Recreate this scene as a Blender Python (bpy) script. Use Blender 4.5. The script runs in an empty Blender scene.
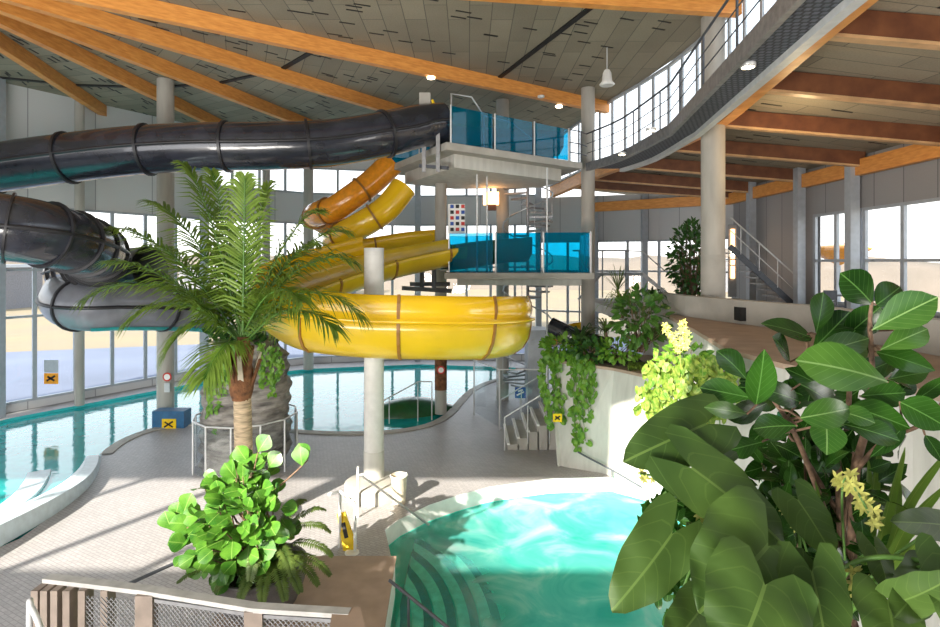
import bpy, math, random
from mathutils import Vector, Matrix, noise
from mathutils.geometry import tessellate_polygon
random.seed(7)
C = bpy.context.scene.collection
V = Vector
PI = math.pi
# ---------------------------------------------------------------- survey helpers: picture bearing + distance -> metres
CAMZ, FP, CX, HY = 5.7, 560.0, 470.0, 262.0
def at(px, py, Y): return V(((px-CX)*Y/FP, Y, CAMZ-(py-HY)*Y/FP))
def gz(px, py, z):
    Y = (CAMZ-z)*FP/(py-HY); return V(((px-CX)*Y/FP, Y, z))
def R(a, b): return random.uniform(a, b)

# ---------------------------------------------------------------- materials
MATS = {}
def newmat(name):
    m = bpy.data.materials.new(name); m.use_nodes = True; nt = m.node_tree; nt.nodes.clear()
    out = nt.nodes.new('ShaderNodeOutputMaterial'); MATS[name] = m
    return m, nt, out
def N(nt, t, **kw):
    n = nt.nodes.new(t)
    for k, v in kw.items():
        if k.startswith('i_'): n.inputs[k[2:].replace('_', ' ')].default_value = v
        else: setattr(n, k, v)
    return n
def lk(nt, a, ao, b, bi): nt.links.new(a.outputs[ao], b.inputs[bi])
def ramp(nt, stops):
    r = nt.nodes.new('ShaderNodeValToRGB'); e = r.color_ramp.elements
    while len(e) < len(stops): e.new(.5)
    for k, (p, c) in enumerate(stops): e[k].position = p; e[k].color = (*c, 1)
    return r
def pbr(name, col, rough=.5, metal=0, var=.12, scale=6, bump=0, bscale=40, coat=0, spec=.5, stretch=(1,1,1), col2=None, emit=None, es=0, trans=0):
    m, nt, out = newmat(name)
    b = N(nt, 'ShaderNodeBsdfPrincipled')
    b.inputs['Roughness'].default_value = rough; b.inputs['Metallic'].default_value = metal
    b.inputs['Coat Weight'].default_value = coat; b.inputs['Specular IOR Level'].default_value = spec
    tc = N(nt, 'ShaderNodeTexCoord'); mp = N(nt, 'ShaderNodeMapping'); mp.inputs['Scale'].default_value = stretch
    lk(nt, tc, 'Object', mp, 'Vector')
    nz = N(nt, 'ShaderNodeTexNoise'); nz.inputs['Scale'].default_value = scale; nz.inputs['Detail'].default_value = 4
    lk(nt, mp, 'Vector', nz, 'Vector')
    c2 = col2 or tuple(max(0, c*(1-2*var)) for c in col)
    c1 = col if col2 else tuple(min(1, c*(1+var)) for c in col)
    r = ramp(nt, [(.3, c2), (.7, c1)]); lk(nt, nz, 'Fac', r, 'Fac'); lk(nt, r, 'Color', b, 'Base Color')
    if bump:
        n2 = N(nt, 'ShaderNodeTexNoise'); n2.inputs['Scale'].default_value = bscale; n2.inputs['Detail'].default_value = 3
        lk(nt, mp, 'Vector', n2, 'Vector')
        bp = N(nt, 'ShaderNodeBump'); bp.inputs['Strength'].default_value = bump; bp.inputs['Distance'].default_value = .02
        lk(nt, n2, 'Fac', bp, 'Height'); lk(nt, bp, 'Normal', b, 'Normal')
    if emit:
        b.inputs['Emission Color'].default_value = (*emit, 1); b.inputs['Emission Strength'].default_value = es
    lk(nt, b, 'BSDF', out, 'Surface')
    return m
def glass(name, tint=(1,1,1), gl=.07, rough=.02, diff=None, dfac=.3):
    m, nt, out = newmat(name)
    t = N(nt, 'ShaderNodeBsdfTransparent'); t.inputs['Color'].default_value = (*tint, 1)
    g = N(nt, 'ShaderNodeBsdfGlossy'); g.inputs['Roughness'].default_value = rough
    lw_ = N(nt, 'ShaderNodeLayerWeight'); lw_.inputs['Blend'].default_value = .5
    pw = N(nt, 'ShaderNodeMath', operation='POWER'); pw.inputs[1].default_value = 4; lk(nt, lw_, 'Facing', pw, 0)
    fr = N(nt, 'ShaderNodeMath', operation='MULTIPLY_ADD'); fr.inputs[1].default_value = .5; fr.inputs[2].default_value = gl*.6; lk(nt, pw, 'Value', fr, 0)
    mx = N(nt, 'ShaderNodeMixShader'); lk(nt, fr, 'Value', mx, 0); lk(nt, t, 'BSDF', mx, 1); lk(nt, g, 'BSDF', mx, 2)
    last = mx
    if diff:
        d = N(nt, 'ShaderNodeBsdfDiffuse'); d.inputs['Color'].default_value = (*diff, 1)
        m2 = N(nt, 'ShaderNodeMixShader'); m2.inputs[0].default_value = dfac
        lk(nt, mx, 'Shader', m2, 1); lk(nt, d, 'BSDF', m2, 2); last = m2
    lk(nt, last, 'Shader', out, 'Surface'); return m
def brickmat(name, c1, c2, mortar, bw, bh, ms, rough=.5, uv=False, rot=0, offset=.5, bump=.3, scale=1.0, noise_amt=.25, slots=False):
    m, nt, out = newmat(name)
    b = N(nt, 'ShaderNodeBsdfPrincipled'); b.inputs['Roughness'].default_value = rough
    tc = N(nt, 'ShaderNodeTexCoord'); mp = N(nt, 'ShaderNodeMapping'); mp.inputs['Rotation'].default_value = (0, 0, rot)
    lk(nt, tc, 'UV' if uv else 'Object', mp, 'Vector')
    br = N(nt, 'ShaderNodeTexBrick'); br.offset = offset
    br.inputs['Color1'].default_value = (*c1, 1); br.inputs['Color2'].default_value = (*c2, 1); br.inputs['Mortar'].default_value = (*mortar, 1)
    br.inputs['Scale'].default_value = scale; br.inputs['Mortar Size'].default_value = ms; br.inputs['Mortar Smooth'].default_value = .1
    br.inputs['Brick Width'].default_value = bw; br.inputs['Row Height'].default_value = bh
    lk(nt, mp, 'Vector', br, 'Vector')
    nz = N(nt, 'ShaderNodeTexNoise'); nz.inputs['Scale'].default_value = .5; nz.inputs['Detail'].default_value = 6; lk(nt, mp, 'Vector', nz, 'Vector')
    nf = N(nt, 'ShaderNodeTexNoise'); nf.inputs['Scale'].default_value = 25; nf.inputs['Detail'].default_value = 4; lk(nt, mp, 'Vector', nf, 'Vector')
    ad = N(nt, 'ShaderNodeMath', operation='ADD'); lk(nt, nz, 'Fac', ad, 0); lk(nt, nf, 'Fac', ad, 1)
    rp = ramp(nt, [(.35, (1-noise_amt,)*3), (.65, (1, 1, 1))])
    hf = N(nt, 'ShaderNodeMath', operation='MULTIPLY'); hf.inputs[1].default_value = .5; lk(nt, ad, 'Value', hf, 0); lk(nt, hf, 'Value', rp, 'Fac')
    mx = N(nt, 'ShaderNodeMix', data_type='RGBA', blend_type='MULTIPLY'); mx.inputs[0].default_value = 1
    lk(nt, br, 'Color', mx, 6); lk(nt, rp, 'Color', mx, 7)
    lk(nt, mx, 2, b, 'Base Color')
    if bump:
        bp = N(nt, 'ShaderNodeBump', invert=True); bp.inputs['Strength'].default_value = bump; bp.inputs['Distance'].default_value = .01
        lk(nt, br, 'Fac', bp, 'Height'); lk(nt, bp, 'Normal', b, 'Normal')
    lk(nt, b, 'BSDF', out, 'Surface'); return m
def leafmat(name, dark, light, vein, rough=.35, tr=.25, patch=4.0, veins=9.0, spec=.5):
    m, nt, out = newmat(name)
    b = N(nt, 'ShaderNodeBsdfPrincipled'); b.inputs['Roughness'].default_value = rough; b.inputs['Specular IOR Level'].default_value = spec
    uv = N(nt, 'ShaderNodeUVMap'); sp = N(nt, 'ShaderNodeSeparateXYZ'); lk(nt, uv, 'UV', sp, 'Vector')
    tc = N(nt, 'ShaderNodeTexCoord')
    nz = N(nt, 'ShaderNodeTexNoise'); nz.inputs['Scale'].default_value = patch; nz.inputs['Detail'].default_value = 3; lk(nt, tc, 'Object', nz, 'Vector')
    r = ramp(nt, [(.32, dark), (.68, light)]); lk(nt, nz, 'Fac', r, 'Fac')
    # |u|
    s1 = N(nt, 'ShaderNodeMath', operation='SUBTRACT'); s1.inputs[1].default_value = .5; lk(nt, sp, 'X', s1, 0)
    a1 = N(nt, 'ShaderNodeMath', operation='ABSOLUTE'); lk(nt, s1, 'Value', a1, 0)
    mid = N(nt, 'ShaderNodeMath', operation='LESS_THAN'); mid.inputs[1].default_value = .018; lk(nt, a1, 'Value', mid, 0)
    # side veins: fract((v - |u|*.5)*veins)
    m1 = N(nt, 'ShaderNodeMath', operation='MULTIPLY'); m1.inputs[1].default_value = .7; lk(nt, a1, 'Value', m1, 0)
    s2 = N(nt, 'ShaderNodeMath', operation='SUBTRACT'); lk(nt, sp, 'Y', s2, 0); lk(nt, m1, 'Value', s2, 1)
    m2 = N(nt, 'ShaderNodeMath', operation='MULTIPLY'); m2.inputs[1].default_value = veins; lk(nt, s2, 'Value', m2, 0)
    fr = N(nt, 'ShaderNodeMath', operation='FRACT'); lk(nt, m2, 'Value', fr, 0)
    lt = N(nt, 'ShaderNodeMath', operation='LESS_THAN'); lt.inputs[1].default_value = .08; lk(nt, fr, 'Value', lt, 0)
    ml = N(nt, 'ShaderNodeMath', operation='MULTIPLY'); ml.inputs[1].default_value = .30; lk(nt, lt, 'Value', ml, 0)
    mxx = N(nt, 'ShaderNodeMath', operation='MAXIMUM'); lk(nt, mid, 'Value', mxx, 0); lk(nt, ml, 'Value', mxx, 1)
    mx = N(nt, 'ShaderNodeMix', data_type='RGBA'); lk(nt, mxx, 'Value', mx, 0); lk(nt, r, 'Color', mx, 6); mx.inputs[7].default_value = (*vein, 1)
    lk(nt, mx, 2, b, 'Base Color')
    t = N(nt, 'ShaderNodeBsdfTranslucent'); lk(nt, mx, 2, t, 'Color')
    ms = N(nt, 'ShaderNodeMixShader'); ms.inputs[0].default_value = tr; lk(nt, b, 'BSDF', ms, 1); lk(nt, t, 'BSDF', ms, 2)
    lk(nt, ms, 'Shader', out, 'Surface'); return m
def watermat(name, deep, light, transp, rscale, bump, rough=.04, foam=None, fac_mul=1.0, ior=1.5, shallow=None):
    m, nt, out = newmat(name)
    tc = N(nt, 'ShaderNodeTexCoord')
    n0 = N(nt, 'ShaderNodeTexNoise'); n0.inputs['Scale'].default_value = rscale*.35; n0.inputs['Detail'].default_value = 2; lk(nt, tc, 'Object', n0, 'Vector')
    n1 = N(nt, 'ShaderNodeTexNoise'); n1.inputs['Scale'].default_value = rscale; n1.inputs['Detail'].default_value = 6; n1.inputs['Distortion'].default_value = 1.2; lk(nt, tc, 'Object', n1, 'Vector')
    stops = [(.3, deep), (.6, light)]
    if foam: stops = [(.34, deep), (.52, light), (.64, foam), (.8, (1, 1, 1))]
    r = ramp(nt, stops); lk(nt, n1, 'Fac', r, 'Fac')
    d = N(nt, 'ShaderNodeBsdfDiffuse'); lk(nt, r, 'Color', d, 'Color')
    t = N(nt, 'ShaderNodeBsdfTransparent'); t.inputs['Color'].default_value = (.6, .97, .94, 1)
    mt = N(nt, 'ShaderNodeMixShader'); mt.inputs[0].default_value = transp
    if shallow:
        vm = N(nt, 'ShaderNodeVectorMath', operation='DISTANCE'); vm.inputs[1].default_value = shallow[0]; lk(nt, tc, 'Object', vm, 0)
        mr = N(nt, 'ShaderNodeMapRange'); mr.inputs['From Min'].default_value = shallow[1]; mr.inputs['From Max'].default_value = shallow[2]; mr.inputs['To Min'].default_value = .88; mr.inputs['To Max'].default_value = transp
        lk(nt, vm, 'Value', mr, 'Value'); lk(nt, mr, 'Result', mt, 0)
    lk(nt, d, 'BSDF', mt, 1); lk(nt, t, 'BSDF', mt, 2)
    bp = N(nt, 'ShaderNodeBump'); bp.inputs['Strength'].default_value = bump; bp.inputs['Distance'].default_value = .05
    n2 = N(nt, 'ShaderNodeTexNoise'); n2.inputs['Scale'].default_value = rscale*3; n2.inputs['Detail'].default_value = 3; lk(nt, tc, 'Object', n2, 'Vector')
    lk(nt, n2, 'Fac', bp, 'Height')
    g = N(nt, 'ShaderNodeBsdfGlossy'); g.inputs['Roughness'].default_value = rough; lk(nt, bp, 'Normal', g, 'Normal')
    fr = N(nt, 'ShaderNodeFresnel'); fr.inputs['IOR'].default_value = ior; lk(nt, bp, 'Normal', fr, 'Normal')
    fm = N(nt, 'ShaderNodeMath', operation='MULTIPLY', use_clamp=True); fm.inputs[1].default_value = fac_mul; lk(nt, fr, 'Fac', fm, 0)
    mx = N(nt, 'ShaderNodeMixShader'); lk(nt, fm, 'Value', mx, 0); lk(nt, mt, 'Shader', mx, 1); lk(nt, g, 'BSDF', mx, 2)
    lk(nt, mx, 'Shader', out, 'Surface'); return m

M = {}
M['deck'] = brickmat('deck_tile', (.50,.475,.48), (.43,.41,.415), (.30,.285,.29), .15, .075, .006, rough=.45, rot=.5)
M['conc'] = pbr('light_concrete', (.43,.41,.37), .7, var=.1, scale=1.5, bump=.2, bscale=30)
M['concw'] = pbr('white_board_concrete', (.58,.57,.53), .7, var=.07, scale=2, bump=.25, bscale=12, stretch=(3,3,.4))
M['conccol'] = pbr('column_concrete', (.43,.41,.37), .65, var=.09, scale=2, stretch=(2,2,.4))
M['colw'] = pbr('white_paint', (.70,.69,.66), .5, var=.04)
M['taupe'] = pbr('taupe_cap', (.40,.29,.22), .6, var=.08, scale=3)
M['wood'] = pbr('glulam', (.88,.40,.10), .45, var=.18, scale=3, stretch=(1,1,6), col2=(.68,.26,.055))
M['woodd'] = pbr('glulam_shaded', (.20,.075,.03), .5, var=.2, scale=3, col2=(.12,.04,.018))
M['woodlit'] = pbr('lit_glulam', (.62,.38,.19), .5, var=.12, scale=3)  # paler copy of the wood, light painted in for beam undersides
M['ceil'] = brickmat('wood_wool_panels', (.37,.325,.24), (.29,.255,.19), (.15,.14,.11), 2.4, .6, .012, rough=.9, uv=True, bump=.25, offset=.37)
M['wallw'] = brickmat('pale_wall_panels', (.66,.67,.68), (.62,.63,.64), (.33,.34,.36), 2.4, 30, .02, rough=.6, uv=True, bump=.2, noise_amt=.05)
M['black'] = pbr('black_matte', (.012,.011,.011), .6)
M['steel'] = pbr('brushed_steel', (.55,.56,.58), .32, metal=.9, var=.08)
M['steelw'] = pbr('pale_steel', (.68,.69,.70), .4, metal=.3, var=.05)
M['galv'] = pbr('galvanised_steel', (.31,.31,.32), .45, metal=.6, var=.12, scale=8)
M['dsteel'] = pbr('dark_steel', (.10,.11,.13), .5, metal=.3)
M['wallp'] = brickmat('grey_wall_panels', (.36,.36,.37), (.33,.33,.34), (.18,.18,.19), 1.2, 30, .02, rough=.6, uv=True, bump=.2, noise_amt=.08)
M['mull'] = pbr('grey_mullion', (.44,.48,.53), .45, metal=.1, var=.05)
M['glass'] = glass('window_glass', (.97,.99,1.0))
M['rail_glass'] = glass('clear_rail_glass', (.93,.95,.96))
M['cyan'] = glass('cyan_tinted_glass', (.03,.55,.72), diff=(.0,.40,.60), dfac=.12)
M['yellow'] = pbr('yellow_fibreglass', (.84,.51,.010), .22, var=.05, coat=.5, scale=1)
M['yellow2'] = pbr('olive_yellow_hull', (.68,.46,.015), .28, var=.08, coat=.4, scale=1)
M['amber'] = pbr('amber_fibreglass', (.85,.33,.02), .22, var=.1, coat=.5)
M['joint'] = pbr('rusty_joint', (.30,.14,.02), .5)
M['tube'] = pbr('anthracite_fibreglass', (.026,.029,.042), .25, var=.25, coat=.6, scale=2)
M['tubej'] = pbr('black_joint', (.02,.02,.024), .4)
M['tubeg'] = pbr('grey_fibreglass', (.17,.18,.21), .3, var=.15, coat=.5, scale=2)
M['tuberefl'] = pbr('teal_reflection', (.0,.30,.30), .3, coat=.4)  # painted teal reflection on the underside of the grey tube
M['dgreen'] = pbr('dark_green_fibreglass', (.01,.10,.03), .3, coat=.4)
M['basin'] = pbr('turquoise_basin', (.05,.58,.60), .5, var=.05)
M['hotbasin'] = pbr('hot_pool_basin', (.10,.85,.70), .5, var=.05)
M['stepd'] = pbr('dark_teal_step_tile', (.02,.22,.26), .4)
M['stepl'] = pbr('light_teal_step_tile', (.40,.95,.80), .4)
M['water'] = watermat('main_pool_water', (.005,.40,.42), (.02,.56,.56), .15, 1.2, .10, rough=.02, fac_mul=1.5, ior=1.7)
M['shallow'] = watermat('shallow_pool_water', (.25,.78,.82), (.55,.90,.92), .2, 1.5, .15, fac_mul=1.6, ior=1.6)
M['hot'] = watermat('hot_pool_water', (.05,.52,.47), (.16,.68,.62), .42, .8, .35, rough=.15, foam=(.45,.85,.80), fac_mul=.6, shallow=((-2.4, 9.8, -.4), 1.9, 3.6))
M['rimblue'] = pbr('pale_blue_tile', (.62,.74,.80), .35, var=.06)
M['white'] = pbr('white', (.85,.85,.83), .5, var=.03)
M['ysign'] = pbr('yellow_plastic', (.95,.62,.0), .4)
M['osign'] = pbr('orange_sign', (.95,.36,.01), .4)
M['bsign'] = pbr('blue_sign', (.01,.08,.42), .4)
M['bbox'] = pbr('blue_box', (.02,.12,.26), .5)
M['red'] = pbr('red', (.6,.03,.02), .5)
M['cream'] = pbr('cream_plastic', (.66,.58,.46), .5)
M['bark'] = pbr('palm_bark', (.60,.46,.30), .9, var=.25, scale=4, bump=.8, bscale=20, stretch=(1,1,8))
M['fibre'] = pbr('brown_fibre', (.20,.085,.035), .9, var=.3, scale=8, bump=.8)
M['stem'] = pbr('woody_stem', (.20,.12,.075), .8, var=.3, scale=20, bump=.5)
M['gstem'] = pbr('green_stem', (.10,.22,.04), .5, var=.2)
M['rock'] = pbr('layered_rock', (.36,.34,.31), .9, var=.3, scale=2.2, bump=1.0, bscale=6, stretch=(1,1,4), col2=(.10,.09,.085))
M['post'] = pbr('brown_grey_post', (.25,.20,.165), .7, var=.1)
M['soil'] = pbr('soil', (.035,.025,.018), .95, var=.4, bump=.8)
M['pot'] = pbr('dark_stone_pot', (.11,.10,.10), .6, bump=.4)
M['palm'] = leafmat('palm_leaflet', (.035,.12,.012), (.17,.31,.03), (.35,.45,.08), .38, .3, 3.0, 0.01)
M['fern'] = leafmat('fern_leaflet', (.035,.08,.015), (.12,.19,.03), (.15,.2,.05), .5, .25, 5, 0.01)
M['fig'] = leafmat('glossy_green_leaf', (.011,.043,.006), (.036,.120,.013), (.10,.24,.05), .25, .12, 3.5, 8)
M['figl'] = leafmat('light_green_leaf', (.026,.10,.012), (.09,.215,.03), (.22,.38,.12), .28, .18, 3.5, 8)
M['clus'] = leafmat('bright_round_leaf', (.028,.12,.012), (.11,.27,.028), (.2,.34,.07), .3, .22, 5, 7)
M['eleph'] = leafmat('broad_heart_leaf', (.036,.08,.016), (.075,.138,.025), (.12,.20,.045), .5, .18, 2.5, 6, spec=.3)
M['ivy'] = leafmat('ivy_leaf', (.05,.20,.012), (.22,.42,.04), (.3,.45,.1), .45, .3, 6, 5)
M['ivyl'] = leafmat('variegated_leaf', (.07,.22,.015), (.38,.48,.08), (.45,.52,.2), .45, .4, 14, 5)
M['strap'] = leafmat('strap_leaf', (.04,.16,.015), (.15,.30,.03), (.3,.4,.08), .35, .25, 4, .01)
M['dpl'] = leafmat('dark_bushy_leaf', (.01,.06,.012), (.05,.15,.025), (.1,.2,.05), .45, .2, 5, 5)
M['railtop'] = pbr('weathered_rail', (.46,.45,.43), .6, var=.1)
M['petal'] = pbr('pale_yellow_petal', (.55,.55,.14), .5, var=.15, scale=30)
M['lamp'] = pbr('lamp_lens', (1,1,1), .5, emit=(1,.78,.5), es=14)
M['lampo'] = pbr('warm_lamp_lens', (1,.6,.3), .5, emit=(1,.5,.2), es=6)
M['grass'] = pbr('dry_grass', (.27,.21,.125), .95, var=.15, scale=.15, col2=(.22,.18,.13))
M['road'] = pbr('pale_paving', (.15,.175,.25), .9, var=.08, scale=.2)
M['hill'] = pbr('winter_hill', (.20,.16,.13), 1, var=.2, scale=.08, col2=(.13,.11,.09))
M['house'] = pbr('pale_facade', (.2,.2,.22), .8)
M['pink'] = pbr('pink_red_paint', (.75,.18,.25), .6)
M['grate'] = brickmat('dark_grating', (.16,.17,.21), (.13,.14,.17), (.05,.05,.06), .12, .12, .02, rough=.6, bump=.4)
# ---------------------------------------------------------------- mesh builder
def smooth_path(P, n=8, closed=False):
    P = [V(p) for p in P]; out = []
    if len(P) < 3: return P
    k = len(P)
    for i in range(k-1 if not closed else k):
        if closed: a, b, c, d = P[i-1], P[i], P[(i+1) % k], P[(i+2) % k]
        else: a, b, c, d = P[max(i-1, 0)], P[i], P[i+1], P[min(i+2, k-1)]
        for j in range(n):
            t = j/n
            out.append(.5*((2*b)+(c-a)*t+(2*a-5*b+4*c-d)*t*t+(3*b-a-3*c+d)*t**3))
    if not closed: out.append(P[-1])
    return out
def worldloc(o):
    l = V((0, 0, 0))
    while o: l += o.location; o = o.parent
    return l
class MB:
    def __init__(s): s.v = []; s.f = []; s.uv = []; s.sm = []
    def add(s, vs, fs, uvs=None, sm=False):
        o = len(s.v); s.v += [tuple(p) for p in vs]
        for k, f in enumerate(fs):
            s.f.append([i+o for i in f]); s.sm.append(sm)
            if uvs: s.uv.append([uvs[i] for i in f])
            else: s.uv.append([(0, 0)]*len(f))
        return s
    def bx(s, x0, x1, y0, y1, z0, z1):
        v = [(x, y, z) for z in (z0, z1) for x, y in ((x0, y0), (x1, y0), (x1, y1), (x0, y1))]
        return s.add(v, [(3,2,1,0), (4,5,6,7), (0,1,5,4), (1,2,6,5), (2,3,7,6), (3,0,4,7)])
    def beam(s, p, q, w, h, up=(0, 0, 1), w2=None):
        p, q = V(p), V(q); d = (q-p).normalized(); u = V(up)
        side = d.cross(u)
        if side.length < 1e-4: side = d.cross(V((1, 0, 0)))
        side.normalize(); u = side.cross(d)
        v = []
        for c, ww in ((p, w), (q, w2 or w)):
            for a, b in ((-1,-1), (1,-1), (1,1), (-1,1)): v.append(c+side*a*ww/2+u*b*h/2)
        return s.add(v, [(0,1,2,3), (7,6,5,4), (0,4,5,1), (1,5,6,2), (2,6,7,3), (3,7,4,0)])
    def tube(s, P, r, n=8, caps=True, sm=True):
        P = [V(p) for p in P]; m = len(P)
        rr = r if isinstance(r, (list, tuple)) else [r]*m
        vs = []; d0 = (P[1]-P[0]).normalized()
        a = d0.cross(V((0, 0, 1)))
        if a.length < .05: a = V((1, 0, 0))
        a.normalize()
        for i in range(m):
            d = (P[min(i+1, m-1)]-P[max(i-1, 0)])
            d = d.normalized() if d.length > 1e-9 else d0
            a = (a-d*a.dot(d)); a.normalize(); b = d.cross(a)
            for k in range(n):
                t = 2*PI*k/n; vs.append(P[i]+(a*math.cos(t)+b*math.sin(t))*rr[i])
        fs = [(i*n+k, i*n+(k+1) % n, (i+1)*n+(k+1) % n, (i+1)*n+k) for i in range(m-1) for k in range(n)]
        s.add(vs, fs, sm=sm)
        if caps: s.add(vs[:n], [tuple(range(n))[::-1]]); s.add(vs[-n:], [tuple(range(n))])
        return s
    def lathe(s, prof, c=(0, 0, 0), n=24, sm=True, capb=True, capt=True):
        vs = [(c[0]+r*math.cos(2*PI*k/n), c[1]+r*math.sin(2*PI*k/n), c[2]+z) for r, z in prof for k in range(n)]
        m = len(prof)
        s.add(vs, [(i*n+k, i*n+(k+1) % n, (i+1)*n+(k+1) % n, (i+1)*n+k) for i in range(m-1) for k in range(n)], sm=sm)
        if capb: s.add(vs[:n], [tuple(range(n))[::-1]])
        if capt: s.add(vs[-n:], [tuple(range(n))])
        return s
    def cyl(s, x, y, z0, z1, r, n=24, r2=None): return s.lathe([(r, z0), (r2 or r, z1)], (x, y, 0), n)
    def poly(s, rings, z, flip=False):
        vs = [V((p[0], p[1], z)) for r in rings for p in r]
        tris = tessellate_polygon([[V((p[0], p[1], 0)) for p in r] for r in rings])
        fs = []
        for t in tris:
            a, b, c = [vs[i] for i in t]
            up = (b-a).cross(c-a).z > 0
            fs.append(t if up != flip else t[::-1])
        return s.add(vs, fs, [(p.x, p.y) for p in vs])
    def wallring(s, ring, z0, z1, inward=False, closed=True):
        n = len(ring); vs = [(p[0], p[1], z) for z in (z0, z1) for p in ring]
        u = [0]
        for i in range(1, n): u.append(u[-1]+(V(ring[i][:2])-V(ring[i-1][:2])).length)
        uvs = [(a, z) for z in (z0, z1) for a in u]
        fs = []
        for i in range(n if closed else n-1):
            j = (i+1) % n; f = (i, j, n+j, n+i); fs.append(f[::-1] if inward else f)
        return s.add(vs, fs, uvs)
    def prism(s, ring, z0, z1):
        s.poly([ring], z1); s.poly([ring], z0, True); return s.wallring(ring, z0, z1)
    def sweep(s, path, prof, closed=False, caps=False, sm=True):
        """profile (lateral to the right of travel, height) swept along a path."""
        path = [V(p) for p in path]; m = len(path); n = len(prof); vs = []
        for i in range(m):
            d = path[min(i+1, m-1)]-path[max(i-1, 0)]; d.normalize()
            side = d.cross(V((0, 0, 1))).normalized(); up = side.cross(d)
            for a, b in prof: vs.append(path[i]+side*a+up*b)
        k2 = n if closed else n-1
        fs = [(i*n+k, i*n+(k+1) % n, (i+1)*n+(k+1) % n, (i+1)*n+k) for i in range(m-1) for k in range(k2)]
        s.add(vs, fs, sm=sm)
        if caps: s.add(vs[:n], [tuple(range(n))[::-1]]); s.add(vs[-n:], [tuple(range(n))])
        return s
    def leaf(s, p, d, n, L, W, shape='oval', droop=.3, cup=.15, wave=0, seg=7):
        p = V(p); d = V(d).normalized(); n = V(n); side = d.cross(n)
        if side.length < 1e-3: side = d.cross(V((.3, .5, 1)))
        side.normalize(); n = side.cross(d)
        us = (-1, -.8, -.45, -.15, 0, .15, .45, .8, 1) if shape == 'heart' and L > .2 else (-1, -.55, 0, .55, 1) if L > .06 else (-1, 0, 1)
        vs, uv = [], []; ph = R(0, 6)
        for i in range(seg+1):
            t = i/seg
            if shape == 'oval': w = math.sin(PI*min(1, t**.85))**.8
            elif shape == 'fiddle': w = (math.sin(PI*t**1.5)**.75)*.95+.10*math.sin(PI*t)
            elif shape == 'round': w = math.sqrt(max(0, 1-(2*t-1)**2))
            elif shape == 'heart': w = 1.12*(1-t**2.1)**.66*(1-.10*(1-t)**6)
            elif shape == 'lance': w = math.sin(PI*min(1, .06+.94*t)**.6)
            else: w = (1-t)**.6*min(1, .5+3*t)
            w = max(w, .02)*W/2
            ang = -droop*t
            # position on the bent midrib
            cx = (math.sin(droop*t)/droop if abs(droop) > 1e-3 else t)*L
            cz = -((1-math.cos(droop*t))/droop if abs(droop) > 1e-3 else 0)*L
            nn = n*math.cos(ang)-d*math.sin(ang)*-1 if False else n*math.cos(droop*t)+d*math.sin(droop*t)
            c = p+d*cx+n*cz
            for u in us:
                back = 0
                if shape == 'heart': back = -.36*L*math.sin(PI*min(1, abs(u)*.80))*(1-t)**2.5
                q = c+side*u*w+nn*(cup*abs(u)*w+wave*W*math.sin(5*t*PI+ph+u*2)*abs(u)*.5)+d*back
                vs.append(q); uv.append((.5+u*.5*min(1, w*2/W), t))
        k = len(us)
        s.add(vs, [(i*k+j, i*k+j+1, (i+1)*k+j+1, (i+1)*k+j) for i in range(seg) for j in range(k-1)], uv, sm=True)
        return s
    def strip(s, P, W, n=V((0, 0, 1)), fold=.2, taper=1.0):
        """long narrow leaf along points P"""
        P = [V(p) for p in P]; m = len(P); vs = []; uv = []
        for i in range(m):
            t = i/(m-1); d = (P[min(i+1, m-1)]-P[max(i-1, 0)]).normalized()
            sd = d.cross(V(n)); sd = sd.normalized() if sd.length > 1e-3 else V((1, 0, 0)); nn = sd.cross(d)
            w = W/2*max(.04, min(1, .55+2*t)*(1-t**3*taper)**.8)
            vs += [P[i]-sd*w+nn*fold*w, P[i], P[i]+sd*w+nn*fold*w]; uv += [(0, t), (.5, t), (1, t)]
        s.add(vs, [(i*3+j, i*3+j+1, i*3+j+4, i*3+j+3) for i in range(m-1) for j in range(2)], uv, sm=True)
        return s
    def build(s, name, mat, parent=None):
        off = worldloc(parent) if parent else V((0, 0, 0))
        me = bpy.data.meshes.new(name)
        me.from_pydata([(a-off.x, b-off.y, c-off.z) for a, b, c in s.v], [], s.f)
        uvl = me.uv_layers.new(name='UVMap')
        flat = [x for f in s.uv for uv in f for x in uv]
        if len(flat) == 2*len(me.loops): uvl.data.foreach_set('uv', flat)
        me.polygons.foreach_set('use_smooth', s.sm)
        me.materials.append(M[mat] if isinstance(mat, str) else mat)
        me.update()
        o = bpy.data.objects.new(name, me); C.objects.link(o)
        if parent: o.parent = parent
        return o
def tag(o, label, cat, group=None, kind=None):
    o['label'] = label; o['category'] = cat
    if group: o['group'] = group
    if kind: o['kind'] = kind
    return o
def thing(name, label, cat, loc=(0, 0, 0), group=None):
    o = bpy.data.objects.new(name, None); C.objects.link(o); o.location = loc; o.empty_display_size = .2
    return tag(o, label, cat, group)
def struct(o): o['kind'] = 'structure'; return o
def estruct(name, loc=(0, 0, 0)):
    o = bpy.data.objects.new(name, None); C.objects.link(o); o.location = loc; return struct(o)

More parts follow.
